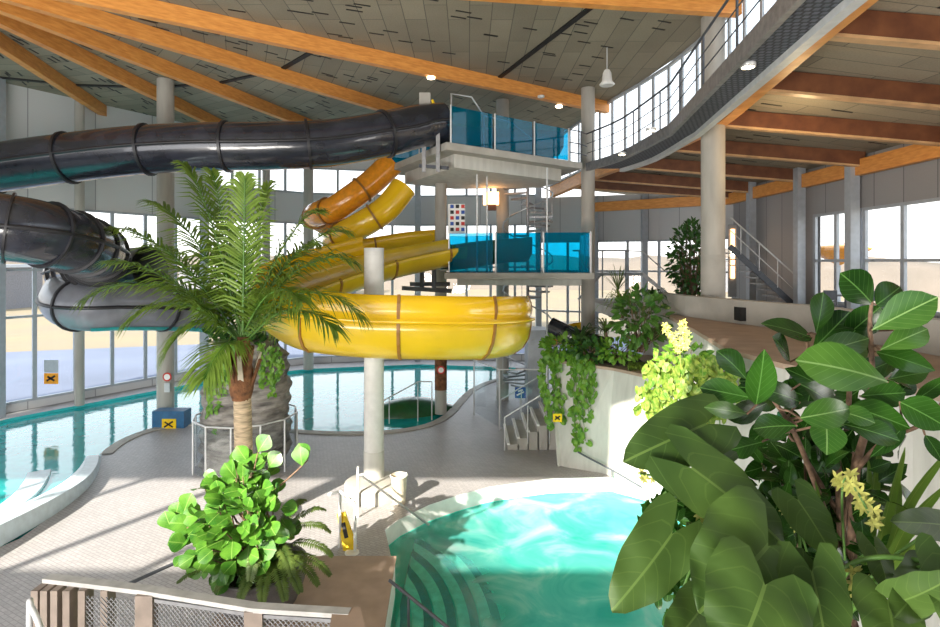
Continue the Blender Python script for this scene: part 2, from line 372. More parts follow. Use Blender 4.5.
# ---------------------------------------------------------------- camera, sun, sky
cd = bpy.data.cameras.new('camera'); cam = bpy.data.objects.new('camera', cd); C.objects.link(cam)
cam.location = (0, 0, CAMZ); cam.rotation_euler = (PI/2, 0, 0)
cd.sensor_width = 36; cd.lens = 36*FP/940; cd.shift_y = -51.5/940; cd.clip_start = .05; cd.clip_end = 800
bpy.context.scene.camera = cam
sc = bpy.context.scene
sc.view_settings.view_transform = 'Standard'; sc.view_settings.look = 'None'
sc.view_settings.exposure = 0.0
w = bpy.data.worlds.new('sky'); sc.world = w; w.use_nodes = True; nt = w.node_tree
bg = nt.nodes['Background']
tcw = N(nt, 'ShaderNodeTexCoord'); sx = N(nt, 'ShaderNodeSeparateXYZ'); lk(nt, tcw, 'Generated', sx, 'Vector')
rw = ramp(nt, [(0.0, (1.0, .97, .93)), (.35, (.82, .91, 1.0))]); lk(nt, sx, 'Z', rw, 'Fac'); lk(nt, rw, 'Color', bg, 'Color')
bg.inputs['Strength'].default_value = 2.4
EL = math.radians(26); sd = V((.507*math.cos(EL), .862*math.cos(EL), -math.sin(EL)))
sl = bpy.data.lights.new('sun', 'SUN'); so = bpy.data.objects.new('sun', sl); C.objects.link(so)
so.rotation_euler = sd.to_track_quat('-Z', 'Y').to_euler(); sl.energy = 15; sl.angle = math.radians(.6); sl.color = (1, .93, .80)
def area(name, loc, target, sx_, sy_, power, col=(1, 1, 1)):
    l = bpy.data.lights.new(name, 'AREA'); l.shape = 'RECTANGLE'; l.size = sx_; l.size_y = sy_; l.energy = power; l.color = col
    o = bpy.data.objects.new(name, l); C.objects.link(o); o.location = loc
    o.rotation_euler = (V(target)-V(loc)).to_track_quat('-Z', 'Y').to_euler(); return o
area('fill_light_behind', (-10, -2.6, 6), (-3, 15, 4.0), 12, 5, 1100, (.98, .98, 1))  # added fill light behind the camera, out of view
area('fill_light_up', (-6, -1.5, 3.2), (-3, 9, 12), 10, 3, 2600, (1, .95, .88))  # unseen fill added to brighten the ceiling from below
pl0 = bpy.data.lights.new('uplight', 'POINT'); pl0.energy = 90; pl0.color = (1, .72, .38); pl0.shadow_soft_size = .05; po0 = bpy.data.objects.new('uplight', pl0); C.objects.link(po0); po0.location = (8.2, 14.0, 8.5)
area('fill_light_right', (9, 1.5, 5.0), (6, 12, 6.5), 4, 3, 300, (1, .97, .92))  # unseen fill light added for the right side

# ---------------------------------------------------------------- setting: floor, pools
hot = [gz(385,549,-.4), gz(400,537,-.4), gz(429,522,-.4), gz(457,512,-.4), gz(488,503,-.4), gz(521,498,-.4), gz(550,494,-.4), gz(583,493,-.4), gz(620,492,-.4), (4.9,14.0,0), (5.6,13.0,0), (6.0,11.5,0), (6.0,9.5,0), (5.5,7.6,0), (3.8,6.4,0), (1.2,6.0,0), (-1.0,6.9,0), (-1.28,8.3,0), (-1.37,10.25,0)]
hot = [V((p[0], p[1], 0)) for p in hot]
near = [(-22,9),(-12.5,9.2),(-10.8,10.1)]+[tuple(gz(x, y, 0)[:2]) for x, y in ((0,547),(40,524),(70,504),(90,486),(99,470),(101,455),(120,441),(145,431),(170,425.5),(205,423),(250,425),(290,430),(340,432.5),(390,431),(425,425),(445,415),(458,401),(470,390),(490,381),(512,376.5))]
far = [(2.6,30.2),(-2.8,31.2),(-8.6,29.9),(-12.4,27.2),(-16.8,20.4),(-18.3,12)]
near = [V((p[0], p[1], 0)) for p in smooth_path([(*p, 0) for p in near], 3)]
pool = near+[V((p[0], p[1], 0)) for p in far]
outer = [(-26,-4),(14,-4),(14,29),(11,31.2),(4.2,33),(-3.2,33.6),(-9.4,32.0),(-14,28.3),(-18.2,20.8),(-20,12)]
MB().poly([outer, pool, hot], 0).build('floor', 'deck')['kind'] = 'structure'
b = MB(); b.poly([pool], -1.4); b.wallring(pool, -1.4, 0, inward=False); b.build('trim_1', 'basin')['kind'] = 'structure'
b = MB(); b.poly([hot], -1.5); b.wallring(hot, -1.5, -.38); b.build('trim_2', 'hotbasin')['kind'] = 'structure'
MB().wallring(hot, -.38, .001).build('trim_3', 'white')['kind'] = 'structure'
def rim(path, w, z0, z1, name, mat, off=0):
    m = MB(); m.sweep([V((p[0], p[1], 0)) for p in path], [(off, z0), (off, z1), (off+w, z1), (off+w, z0)], sm=False); return m.build(name, mat)
struct(rim(near[24:], -.32, .0, .03, 'trim_4', 'conc', 0.30))
o = MB().poly([pool], -.10).build('main_pool_water', 'water'); tag(o, 'large turquoise swimming pool water reflecting the window wall', 'water', kind='stuff')
o = MB().poly([hot], -.40).build('whirlpool_water', 'hot'); tag(o, 'milky turquoise bubbling water of the round hot pool in the foreground', 'water', kind='stuff')
# shallow pool raised curb at the left
rp = [gz(x, y, 0) for x, y in ((-90,598),(-40,570),(0,547),(40,524),(70,504),(90,486),(99,470),(101,456))]
rp = smooth_path([(p.x, p.y, 0) for p in rp], 5); m = MB(); vs = []; nn = len(rp)
for i, p in enumerate(rp):
    t = i/(nn-1); h = .40*(1-t**2.2)+.04; d = (rp[min(i+1, nn-1)]-rp[max(i-1, 0)]).normalized(); s_ = d.cross(V((0,0,1)))
    wd = 1.0*(1-t)+.35
    for a, z in ((0, 0), (-.05, h), (-.35, h+.02), (-wd, h*.55), (-wd, -.3)): vs.append(p+s_*a+V((0,0,z)))
m.add(vs, [(i*5+k, i*5+k+1, (i+1)*5+k+1, (i+1)*5+k) for i in range(nn-1) for k in range(4)], sm=False)
m.build('trim_5', 'rimblue')['kind'] = 'structure'
for k, (o1, o2, zz) in enumerate(((1.15, 1.65, -.02), (2.2, 2.8, -.03))):
    m = MB(); m.sweep([p for p in rp[:(34, 29)[k]]], [(-o1, zz-.15), (-o1, zz), (-o2, zz), (-o2, zz-.15)], sm=False)
    m.build(f'trim_{6+k}', 'rimblue')['kind'] = 'structure'
# submerged steps of the hot pool
cxs, cys = -2.6, 9.3
for k in range(5):
    r0 = 1.22+.40*k; zz = -.44-.05*k; a0, a1 = -.85, 1.2
    st = thing('pool_step', ['topmost submerged curved step beside the taupe platform', 'second submerged curved step of the hot pool', 'middle submerged curved step of the hot pool', 'fourth submerged curved step of the hot pool', 'outermost and deepest submerged curved step'][k], 'step', (cxs, cys, zz), 'curved steps under the hot pool water')
    for nm, ra, rb, mt in (('tread', r0, r0+.2, 'stepl'), ('dark_edge', r0+.2, r0+.36, 'stepd')):
        vs = []; n_ = 24
        for i in range(n_+1):
            a = a0+(a1-a0)*i/n_
            for r_ in (ra, rb):
                x_, y_ = cxs+r_*math.cos(a), cys+r_*math.sin(a)*1.45
                vs.append((max(x_, -1.25), y_, zz))
        for i in range(n_+1):
            a = a0+(a1-a0)*i/n_
            for r_ in (ra, rb): vs.append((max(cxs+r_*math.cos(a), -1.25), cys+r_*math.sin(a)*1.45, zz-.10))
        q = 2*(n_+1)
        m = MB().add(vs, [(2*i, 2*i+1, 2*i+3, 2*i+2) for i in range(n_)]+[(2*i+1, q+2*i+1, q+2*i+3, 2*i+3) for i in range(n_)])
        m.build(nm, mt, st)
# taupe platform with white sides
m = MB(); PF = [(-4.0,6.7),(-1.28,6.7),(-1.28,8.3),(-1.37,10.25),(-3.7,10.25)]
m.wallring(PF, 0, .27); m.build('trim_8', 'white')['kind'] = 'structure'
MB().prism([(-4.02,6.68),(-1.26,6.68),(-1.26,8.3),(-1.35,10.27),(-3.72,10.27)], .27, .31).build('trim_9', 'taupe')['kind'] = 'structure'
# low white kerb round the far side of the hot pool
kb = smooth_path([gz(386,534,0), gz(410,520,0), gz(457,500,0), gz(498,487,0)], 4)
# planter wall and terraces on the right
L1 = [V((2.42,16.7,0)), V((3.96,15.4,0)), V((4.85,14.0,0)), V((5.3,12.6,0)), V((5.9,11.0,0)), V((6.6,9.5,0)), V((9,9.5,0)), V((9,17.5,0)), V((4.4,17.4,0))]
LB = [V((2.45,15.6,0)), V((3.6,15.0,0)), V((4.9,14.0,0)), V((5.6,13.0,0)), V((6.0,11.5,0)), V((6.4,9.5,0))]
m = MB(); vs = [(p.x, p.y, 0.0-.4) for p in LB]+[(p.x, p.y, 2.72) for p in L1[:6]]
m.add(vs, [(i, i+1, i+7, i+6) for i in range(5)]+[]); m.add([(2.45,15.6,0),(2.42,16.7,2.72),(4.4,17.4,2.72),(4.4,17.4,0)], [(0,1,2,3)])
m.build('wall_planter', 'concw')['kind'] = 'structure'
cap = [V((2.36,16.72,0)), V((3.93,15.33,0)), V((4.80,13.94,0)), V((5.25,12.55,0)), V((5.85,10.9,0)), V((6.5,9.45,0)), V((9,9.45,0)), V((9,17.5,0)), V((4.4,17.45,0))]
MB().prism(cap, 2.72, 2.80).build('trim_10', 'taupe')['kind'] = 'structure'
L2 = [(5.0,12.3),(4.45,9.6),(4.62,8.2),(5.3,6.7),(5.3,-1),(13,-1),(13,12),(7.6,12.6),(6.6,14.6),(5.6,16.2)]
m = MB(); m.wallring(L2, -.6, 4.14); m.build('wall_terrace', 'concw')['kind'] = 'structure'
c_ = [(4.94,12.33),(4.39,9.6),(4.56,8.17),(5.24,6.7),(5.24,-1),(13,-1),(13,12),(7.6,12.66),(6.6,14.66),(5.6,16.28)]
MB().prism(c_, 4.14, 4.22).build('trim_11', 'taupe')['kind'] = 'structure'
# parapet of the upper floor
pp = [V((5.85,18.4,0)), V((5.75,17.0,0)), V((6.0,15.3,0)), V((6.55,13.6,0)), V((7.3,11.8,0)), V((7.6,8,0)), V((7.6,2,0))]
m = MB(); m.sweep(pp, [(-.15, .0), (-.15, 4.78), (.15, 4.78), (.15, .0)], sm=False, caps=True); m.build('trim_12', 'conc')['kind'] = 'structure'
o = MB().bx(6.4,6.85,13.25,13.65,4.3,4.62).build('letterbox_recess', 'black'); tag(o, 'dark rectangular niche in the grey parapet below the round column', 'niche')
MB().prism([(5.4,18.6),(6.2,16.8),(7.1,14.4),(7.6,11.8),(7.8,8),(7.8,-2),(12.7,-2),(12.7,27),(5.4,27)], 3.6, 3.95).build('floor_2', 'conc')['kind'] = 'structure'
# ---------------------------------------------------------------- outer walls and glazing
WP = [V((-19.4,12,0)), V((-17.7,20.6,0)), V((-13.3,27.9,0)), V((-9,31.4,0)), V((-3,32.8,0)), V((4,32.3,0)), V((10.2,30.2,0)), V((12.7,27,0))]
nwin = [0]
def glaze(p, q, z0, z1, bays, trans, mw=.09, cols=None):
    nwin[0] += 1; e = estruct(f'window_{nwin[0]}', (p.x, p.y, z0))
    P, Q = V((p.x, p.y, 0)), V((q.x, q.y, 0)); m = MB()
    for k in range(bays+1):
        c = P.lerp(Q, k/bays); m.beam(c+V((0,0,z0)), c+V((0,0,z1)), mw, .14, up=(Q-P).normalized())
    for z in [z0+.05, z1-.05]+trans: m.beam(P+V((0,0,z)), Q+V((0,0,z)), .12, .09)
    m.build('frame', 'mull', e)
    m = MB(); m.add([P+V((0,0,z0)), Q+V((0,0,z0)), Q+V((0,0,z1)), P+V((0,0,z1))], [(0,1,2,3)]); m.build('pane', 'glass', e)
    return e
def panel(p, q, z0, z1, mat='wallp', t=.2):
    d = (q-p).normalized(); s_ = d.cross(V((0,0,1)))*t  # outward offset
    n = V((-s_.x, -s_.y, 0))
    m = MB(); L = (q-p).length
    a, b_, c, e = V((p.x,p.y,z0)), V((q.x,q.y,z0)), V((q.x,q.y,z1)), V((p.x,p.y,z1))
    m.add([a, b_, c, e], [(0,1,2,3)], [(0,z0), (L,z0), (L,z1), (0,z1)])
    a2, b2, c2, e2 = [x+n for x in (a, b_, c, e)]
    m.add([a2, b2, c2, e2], [(3,2,1,0)], [(0,z0), (L,z0), (L,z1), (0,z1)])
    m.add([a, b_, b2, a2], [(0,3,2,1)]); m.add([e, c, c2, e2], [(0,1,2,3)])
    return m
wl = MB(); wlow = MB()
def merge(A, B): 
    o = len(A.v); A.v += B.v; A.f += [[i+o for i in f] for f in B.f]; A.uv += B.uv; A.sm += B.sm
names = ['left','left','left_back','back','back','back_right','back_right']
accs = {}
for i in range(7):
    p, q = WP[i], WP[i+1]; L = (q-p).length; A = accs.setdefault(names[i], MB())
    merge(A, panel(p, q, 0, .32))
    if i < 5:
        top = 7.9
        glaze(p, q, .32, top, max(2, round(L/1.45)), [3.6, 5.4])
        if i in (2, 3, 4):
            merge(A, panel(p, q, top, 9.5)); glaze(p, q, 9.5, 11.0, max(2, round(L/1.4)), []); merge(A, panel(p, q, 11.0, 12.6))
        else: merge(A, panel(p, q, top, 12.6))
    else:
        glaze(p, q, .32, 6.9, max(2, round(L/1.5)), [2.9, 5.2]); merge(A, panel(p, q, 6.9, 9.4))
for k, A in accs.items(): A.build('wall_'+k, 'wallw')['kind'] = 'structure'
# right wall along the upper floor
A = MB(); X = 12.7
def rp_(y0, y1, z0, z1): merge(A, panel(V((X, y1, 0)), V((X, y0, 0)), z0, z1, t=.2))
rp_(20.6, 27, 0, 10.2); rp_(-3, 20.6, 0, 4.25); rp_(-3, 20.6, 7.45, 10.2)
A.build('wall_right', 'wallp')['kind'] = 'structure'
glaze(V((X, 20.6, 0)), V((X, 18.2, 0)), 4.25, 7.45, 2, [5.75], mw=.1)
glaze(V((X, 18.0, 0)), V((X, 13.2, 0)), 4.25, 7.45, 3, [5.75], mw=.1)
glaze(V((X, 13.0, 0)), V((X, 6.0, 0)), 4.25, 7.45, 4, [5.75], mw=.1)
# unseen rear wall; high window openings shaped to place the sun patches
rw_ = MB()
def rr(x0, x1, z0, z1): rw_.bx(x0, x1, -3.25, -3.05, z0, z1)
rr(-26, 14, 0, 7.6); rr(-26, -3.2, 12.2, 12.7); rr(-26, -7, 10.15, 12.2); rr(-3.2, 14, 7.6, 12.7)
rw_.build('wall_rear', 'wallp')['kind'] = 'structure'
e = estruct('window_20', (-15, -3.1, 7.6)); m = MB()
for k, x in enumerate([-24.0,-21.5,-19,-16.5,-14,-3.4]): m.bx(x-.09, x+.09, -3.2, -3.08, 7.6, 12.2 if x > -7 else 10.15)
m.build('frame', 'mull', e)
# left return wall, solid low and glazed high
b = MB(); b.bx(-26.2,-26,-3.2,12,0,3); b.bx(-26.2,-26,-3.2,12,9,12.7); b.build('wall_side', 'wallp')['kind'] = 'structure'
glaze(V((-26, -3, 0)), V((-26, 12, 0)), 3, 9, 6, [6])
glaze(V((-26, 12, 0)), V((-19.4, 12, 0)), .3, 12.4, 5, [3, 6, 9])

# ---------------------------------------------------------------- ceilings
FC = V((-12.6, 11.5, 0)); ANG = [-75,-52,-32,-12,8,33.2,52.7,71.4,87,104,122,142,165]
def boundary(a):
    """distance from the fan centre to the edge of the hall roof at angle a (deg)"""
    d = V((math.cos(math.radians(a)), math.sin(math.radians(a)), 0))
    poly_ = [(-26.2,-3.2),(4.6,-3.2),(5.1,2),(5.8,8),(6.5,11),(6.98,15),(6.85,18),(6.35,21),(5.6,24.5),(4.2,32.4),(-3,33),(-9.2,31.6),(-13.5,28.1),(-17.9,20.8),(-19.6,12.1),(-26.2,12.1)]
    best = 60
    for i in range(len(poly_)):
        x1, y1 = poly_[i]; x2, y2 = poly_[(i+1) % len(poly_)]
        ex, ey = x2-x1, y2-y1; den = d.x*ey-d.y*ex
        if abs(den) < 1e-9: continue
        t = ((x1-FC.x)*ey-(y1-FC.y)*ex)/den; u = ((x1-FC.x)*d.y-(y1-FC.y)*d.x)/den
        if t > 0 and -1e-6 <= u <= 1+1e-6: best = min(best, t)
    return best
b = MB(); ZR = 12.42
def sector(a0, a1):
    am = math.radians((a0+a1)/2); ur = V((math.cos(am), math.sin(am), 0)); ut = V((-math.sin(am), math.cos(am), 0))
    n_ = max(2, int((a1-a0)/2)); ring = [FC.copy()]
    for i in range(n_+1):
        a = a0+(a1-a0)*i/n_; rad = boundary(a); ring.append(FC+V((math.cos(math.radians(a)), math.sin(math.radians(a)), 0))*rad)
    vs = [V((p.x, p.y, ZR)) for p in ring]
    # slight tilt so the long side of the boards runs across the beams
    uv = [((p-FC).dot(ur)*.35+(p-FC).dot(ut)*.94+a0, (p-FC).dot(ur)*.94-(p-FC).dot(ut)*.35+a0*.37) for p in ring]
    b.add(vs, [(0, i+1, i) for i in range(1, len(vs)-1)], uv)
for i in range(len(ANG)-1): sector(ANG[i], ANG[i+1])
sector(165, 225); sector(225, 285)
b.build('ceiling', 'ceil')['kind'] = 'structure'
b = MB(); b.prism([V((*p, 0)) for p in [(-26.4,-3.4),(4.6,-3.4),(5.2,2),(5.9,8),(6.6,11),(7.05,15),(6.9,18),(6.35,21),(5.6,24.5),(4.3,32.6),(-3,33.4),(-9.4,31.9),(-13.8,28.3),(-18.1,20.9),(-19.9,12.3),(-26.4,12.3)]], 12.6, 12.8); b.build('ceiling_2', 'galv')['kind'] = 'structure'
# black joint ribbons and slots between boards
def slots():
    m = MB()
    random.seed(3)
    for i in range(3, len(ANG)-2):
        a0, a1 = ANG[i], ANG[i+1]; am = math.radians((a0+a1)/2)
        ur = V((math.cos(am), math.sin(am), 0)); ut = V((-math.sin(am), math.cos(am), 0))
        X1 = (ur*.35+ut*.94); Y1 = (ur*.94-ut*.35)
        for _ in range(70):
            r_ = R(3, min(boundary(math.degrees(am)), 26)-.8); a = math.radians(R(a0+1.5, a1-1.5))
            c = FC+V((math.cos(a), math.sin(a), 0))*r_; c.z = ZR-.006
            if c.x > 6.2: continue
            # snap across the rows
            m.beam(c-ur*.22, c+ur*.22, .055, .01)
    return m
slots().build('trim_13', 'black')['kind'] = 'structure'
m = MB()
for rad, lim in ((10, (33.2, 122)), (16.3, (8, 34))):
    aa = [a for a in ANG if lim[0]-1 <= a <= lim[1]+1]
    for a, c in zip(aa[:-1], aa[1:]):
        p = FC+V((math.cos(math.radians(a)), math.sin(math.radians(a)), 0))*rad; q = FC+V((math.cos(math.radians(c)), math.sin(math.radians(c)), 0))*rad
        m.beam(V((p.x, p.y, ZR-.02)), V((q.x, q.y, ZR-.02)), .17, .05)
m.build('trim_14', 'black')['kind'] = 'structure'
BL = {8:'long orange glulam roof beam crossing the top edge above the walkway', 33.2:'longest orange glulam roof beam, ending above the cyan glass platform', 52.7:'orange glulam roof beam second to the left of the longest one', 71.4:'orange glulam roof beam ending behind the middle of the black tube slide', 87:'orange glulam roof beam fourth from the longest, above the black tube', 104:'leftmost orange glulam roof beam, ending at the grey wall panels'}
BL[52.7] = 'orange glulam roof beam directly left of the longest roof beam'
for a in BL:
    d = V((math.cos(math.radians(a)), math.sin(math.radians(a)), 0)); rad = boundary(a)-.05
    q = FC+d*rad; p = FC+d*.7
    o = MB().beam(V((p.x,p.y,12.18)), V((q.x,q.y,12.18)), .24, .46).build('roof_beam', 'wood')
    tag(o, BL.get(a, 'orange glulam roof beam overhead outside the picture'), 'beam', 'radiating roof beams')
# clerestory above the walkway
CL = [V((4.6,-2,0)), V((5.6,4,0)), V((6.3,8,0)), V((6.9,11,0)), V((7.1,15,0)), V((6.9,18,0)), V((6.3,21,0)), V((5.5,24.5,0)), V((4.2,32.2,0))]
CLs = [V((5.3,4,0)), V((5.75,8,0)), V((6.45,11,0)), V((6.78,13,0)), V((6.95,15,0)), V((6.9,17,0)), V((6.75,19,0)), V((6.35,21,0)), V((5.85,23,0)), V((5.4,25.5,0)), V((5.0,28,0)), V((4.4,32.2,0))]
for i in range(len(CLs)-1): glaze(CLs[i+1], CLs[i], 9.95, 12.4, 2, [], mw=.05)
# lower wood ceiling over the upper floor
G = [V((4.9,2,9.5)), V((5.65,8.1,9.5)), V((6.3,12,9.5)), V((6.8,15.2,9.5)), V((6.75,18,9.5)), V((6.3,21,9.5)), V((5.7,24,9.5)), V((5.3,27,9.5)), V((4.7,32,9.5))]
Gs = smooth_path(G, 5)
def gx(y):
    for a, c in zip(Gs[:-1], Gs[1:]):
        if a.y <= y <= c.y: return a.x+(c.x-a.x)*(y-a.y)/(c.y-a.y)
    return Gs[-1].x if y > 27 else Gs[0].x
m = MB(); ys = [0]+list(range(2, 33, 1)); vs = []; uv = []
for y in ys: vs += [(gx(y), y, 10.0), (13.0, y, 9.12)]; uv += [(gx(y), y), (13.0, y)]
m.add(vs, [(2*i, 2*i+2, 2*i+3, 2*i+1) for i in range(len(ys)-1)], uv)
m.build('ceiling_3', 'ceil')['kind'] = 'structure'
m = MB(); random.seed(5)
for _ in range(60):
    x, y = R(7.4, 12.2), R(6, 26); z = 10.0+(9.12-10.0)*(x-gx(y))/(13.0-gx(y))-.012
    m.beam((x-.27, y, z+.035), (x+.27, y, z-.035), .05, .01)
m.build('trim_15', 'black')['kind'] = 'structure'
m = MB(); m.sweep(Gs, [(-.15, -.1), (-.15, .5), (.15, .5), (.15, -.1)], closed=True, caps=True, sm=False)
tag(m.build('edge_beam', 'wood'), 'curved orange glulam edge beam running under the right side of the walkway', 'beam')
m = MB(); m.beam((12.45, 2, 8.72), (12.45, 27, 8.72), .22, .5); m.beam((12.45, 27, 8.72), (6.7, 31.0, 8.72), .22, .5)
tag(m.build('wall_beam', 'wood'), 'orange glulam beam running along the top of the grey right wall', 'beam')
cross = [(9.4,9.0,'brown ceiling beam at the top right corner of the picture'), (12.4,11.9,'brown ceiling beam second from the top right corner'), (15.6,14.6,'brown ceiling beam starting at the head of the big round column'), (19.0,17.8,'brown ceiling beam just beyond the big round column'), (22.4,21.2,'brown ceiling beam fifth from the top right, behind the round column'), (25.8,24.6,'brown ceiling beam next to last before the far windows'), (28.6,26.8,'farthest brown ceiling beam before the far windows')]
for yl, yr, lab in cross:
    xl = gx(yl)+.12; z0, z1 = 9.95, 9.2
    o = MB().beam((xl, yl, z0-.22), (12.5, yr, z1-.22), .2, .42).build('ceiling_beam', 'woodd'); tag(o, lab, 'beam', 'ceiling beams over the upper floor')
    MB().beam((xl, yl, z0-.46), (12.5, yr, z1-.46), .2, .06).build('lit_underside', 'woodlit', o)  # strip in paler wood paints the lit underside of the beam

# ---------------------------------------------------------------- columns
def col(x, y, z0, z1, r, lab, mat='conccol', parts=None, n=28):
    o = thing('concrete_column', lab, 'column', (x, y, z0), 'round columns')
    MB().cyl(x, y, z0, z1, r, n).build('shaft', mat, o)
    for (nm, a, b_, r2, mt) in parts or []: MB().cyl(x, y, a, b_, r2, n).build(nm, mt, o)
    return o
col(-11.2,20.6,0,12.4,.29,'pale grey round column behind the palm fronds with a blue box at its foot', parts=[('collar', 0, .06, .36, 'steel')])
col(-15.55,22.3,0,12.4,.17,'thin round column beside the left window wall under the grey tube end')
col(-2.4,14.0,0,6.05,.245,'white round post carrying the big yellow slide', 'colw', [('base_sleeve', 0, 1.0, .255, 'concw')])
col(-1.1,21.1,0,9.0,.22,'round concrete column with brown lower half at the edge of the big pool', parts=[('lower_band', .9, 2.9, .23, 'fibre')])
col(4.55,21.6,0,12.4,.26,'tall concrete column at the right end of the cyan glass platforms')
col(1.35,23.2,0,12.4,.26,'grey concrete column directly left of the spiral staircase')
col(6.66,15.35,3.95,12.4,.31,'thick round column standing behind the parapet under the walkway', parts=[('grey_base', 3.95, 5.9, .315, 'conc')])
col(-10.7,29.4,0,12.4,.2,'thin distant column behind the top of the palm crown')
col(-8.6,29.8,0,12.4,.26,'wide distant column right of the palm crown')
for x, y, lab in ((12.35,21.0,'square steel column left of the right-hand windows'), (12.35,18.1,'square steel column between the first two right-hand windows'), (12.35,13.1,'square steel column at the right edge of the picture'), (12.35,24.6,'square steel column behind the thick round column'), (9.4,30.2,'square steel column between the far windows of the upper floor'), (6.9,31.0,'square steel column beside the far windows near the bushy tree')):
    m = MB(); m.bx(x-.15, x+.15, y-.15, y+.15, 0 if y > 27 else 3.95, 9.3)
    tag(m.build('steel_column', 'mull'), lab, 'column')
for i, (x, y) in enumerate(((-17.2,20.4),(-13.0,27.4),(-3,32.2),(3.9,31.9))):
    m = MB(); m.bx(x-.16, x+.16, y-.16, y+.16, 0, 12.4); tag(m.build('wall_post', 'mull'), ['grey wall post at the left edge of the picture','grey wall post where the left glazing bends behind the palm','grey wall post far behind the yellow tube slides','grey wall post far behind the spiral staircase'][i], 'column')

# ---------------------------------------------------------------- walkway
W = [V((3.75,3,0)).lerp(V((4.28,7.5,0)),k/4) for k in range(4)]+[V((4.28,7.5,0)).lerp(V((5.3,14.8,0)),k/7) for k in range(7)]+smooth_path([(5.3,14.8,0),(5.0,18.4,0),(4.3,20.6,0)], 4)
WR = [V((p.x+(.72 if p.y < 15 else .72+.1*(p.y-15)), p.y+.05, 0)) for p in W]
ring = [(p.x, p.y) for p in W]+[(p.x, p.y) for p in WR[::-1]]
wk = thing('walkway', 'high curved footbridge with dark grating underside along the clerestory windows', 'walkway', (5.5, 12, 9.2))
MB().prism([V((x, y, 0)) for x, y in ring], 9.14, 9.24).build('deck', 'grate', wk)
m = MB(); m.sweep([V((p.x, p.y, 0)) for p in W], [(-.05, 9.04), (-.05, 9.34), (.05, 9.34), (.05, 9.04)], closed=True, caps=True, sm=False); m.build('edge_channel', 'galv', wk)
m = MB(); m.sweep([V((p.x-.02, p.y, 0)) for p in WR], [(-.05, 9.02), (-.05, 9.26), (.12, 9.26), (.12, 9.02)], closed=True, caps=True, sm=False); m.build('side_channel', 'steelw', wk)
rl = thing('walkway_railing', 'dark steel railing with three rails along the outer side of the high walkway', 'railing', (5, 12, 9.3))
m = MB()
for z in (10.42,): m.tube([V((p.x, p.y, z)) for p in W], .03, 6)
m.build('handrail', 'dsteel', rl)
m = MB()
for z in (9.7, 10.05): m.tube([V((p.x, p.y, z)) for p in W], .014, 5)
m.build('middle_rails', 'dsteel', rl)
for i in range(0, len(W), 2):
    p = W[i]; MB().beam((p.x, p.y, 9.3), (p.x, p.y, 10.42), .05, .03, up=(1,0,0)).build('post', 'dsteel', rl)
for p, lab in ((gz(748,64,9.13) if False else at(748,64,9.7), 'nearest round glowing downlight under the walkway'), (at(651,127,14.4), 'round glowing downlight under the middle of the walkway'), (at(622,155,17.6), 'farthest round glowing downlight under the walkway')):
    p = V((p.x, p.y, 9.10)); o = thing('downlight', lab, 'lamp', p, 'downlights under the walkway')
    MB().lathe([(.13,.04),(.13,-.02),(.11,-.03)], p, 20).build('housing', 'steelw', o)
    MB().lathe([(.10,-.028),(.10,-.034),(.0001,-.036)], p, 20, capb=False).build('lens', 'lamp', o)
pl = at(607,80,17.5); o = thing('hanging_speaker', 'white loudspeaker hanging from the ceiling left of the clerestory', 'speaker', (pl.x, pl.y, 11.3))
MB().tube([(pl.x, pl.y, 12.4), (pl.x, pl.y, 11.65)], .02, 6).build('rod', 'steelw', o)
MB().lathe([(.08,.35),(.13,.25),(.16,.0),(.24,-.1),(.20,-.14)], (pl.x, pl.y, 11.35), 20).build('housing', 'white', o)
for px, py, lab in ((541,96,'small round smoke detector on the longest roof beam'), (559,106,'small white lamp near the far end of the longest roof beam'), (431,77,'small white lamp in the middle of the longest roof beam')):
    Y = 6.25*560/(262-py); p = at(px, py, Y); tag(MB().lathe([(.03,.06),(.13,.03),(.13,-.03),(.05,-.05)], (p.x, p.y, 11.93), 14).build('spot_lamp', 'lamp' if 'lamp' in lab else 'white'), lab, 'lamp')

# ---------------------------------------------------------------- platforms
def platform(name, lab, P, z, th, corner_w=.0, inset=.5, bz=.35):
    o = thing(name, lab, 'platform', (P[0][0], P[0][1], z))
    MB().prism([V((*p, 0)) for p in P], z-th, z).build('slab', 'conc', o)
    c = V((sum(p[0] for p in P)/len(P), sum(p[1] for p in P)/len(P), 0))
    q = [c+(V((*p, 0))-c)*(1-inset/(V((*p, 0))-c).length) for p in P]
    MB().prism(q, z-th-bz, z-th).build('support_beam', 'concw', o)
    return o
UP = [(-.7,16.7),(4.05,20.2),(3.4,22.6),(-1.0,23.2),(-3.2,21.2)]
platform('upper_platform', 'upper concrete starting platform of the slides under the roof', UP, 9.28, .22, inset=.75, bz=.42)
LP = [(-.85,18.6),(4.0,18.0),(4.2,20.9),(2.6,23.6),(-.8,23.4)]
platform('lower_platform', 'lower concrete platform beside the yellow slide entry', LP, 5.34, .2, inset=.55, bz=.22)
def cyan_rail(lab, pts, z, h, n, mat='cyan'):
    o = thing('glass_balustrade', lab, 'railing', (*pts[0][:2], z))
    for a, b_ in zip(pts[:-1], pts[1:]):
        a, b_ = V((*a, 0)), V((*b_, 0)); L = (b_-a).length; k = max(1, round(L/1.5))
        for i in range(k):
            p, q = a.lerp(b_, i/k+.01), a.lerp(b_, (i+1)/k-.01)
            MB().beam(p+V((0,0,z+h/2)), q+V((0,0,z+h/2)), .02, h).build('glass_panel', mat, o)
            MB().beam(p+V((0,0,z-.15)), p+V((0,0,z+h+.03)), .045, .045, up=(1,0,0)).build('post', 'steelw', o)
        MB().beam(b_+V((0,0,z-.15)), b_+V((0,0,z+h+.03)), .045, .045, up=(1,0,0)).build('post', 'steelw', o)
    return o
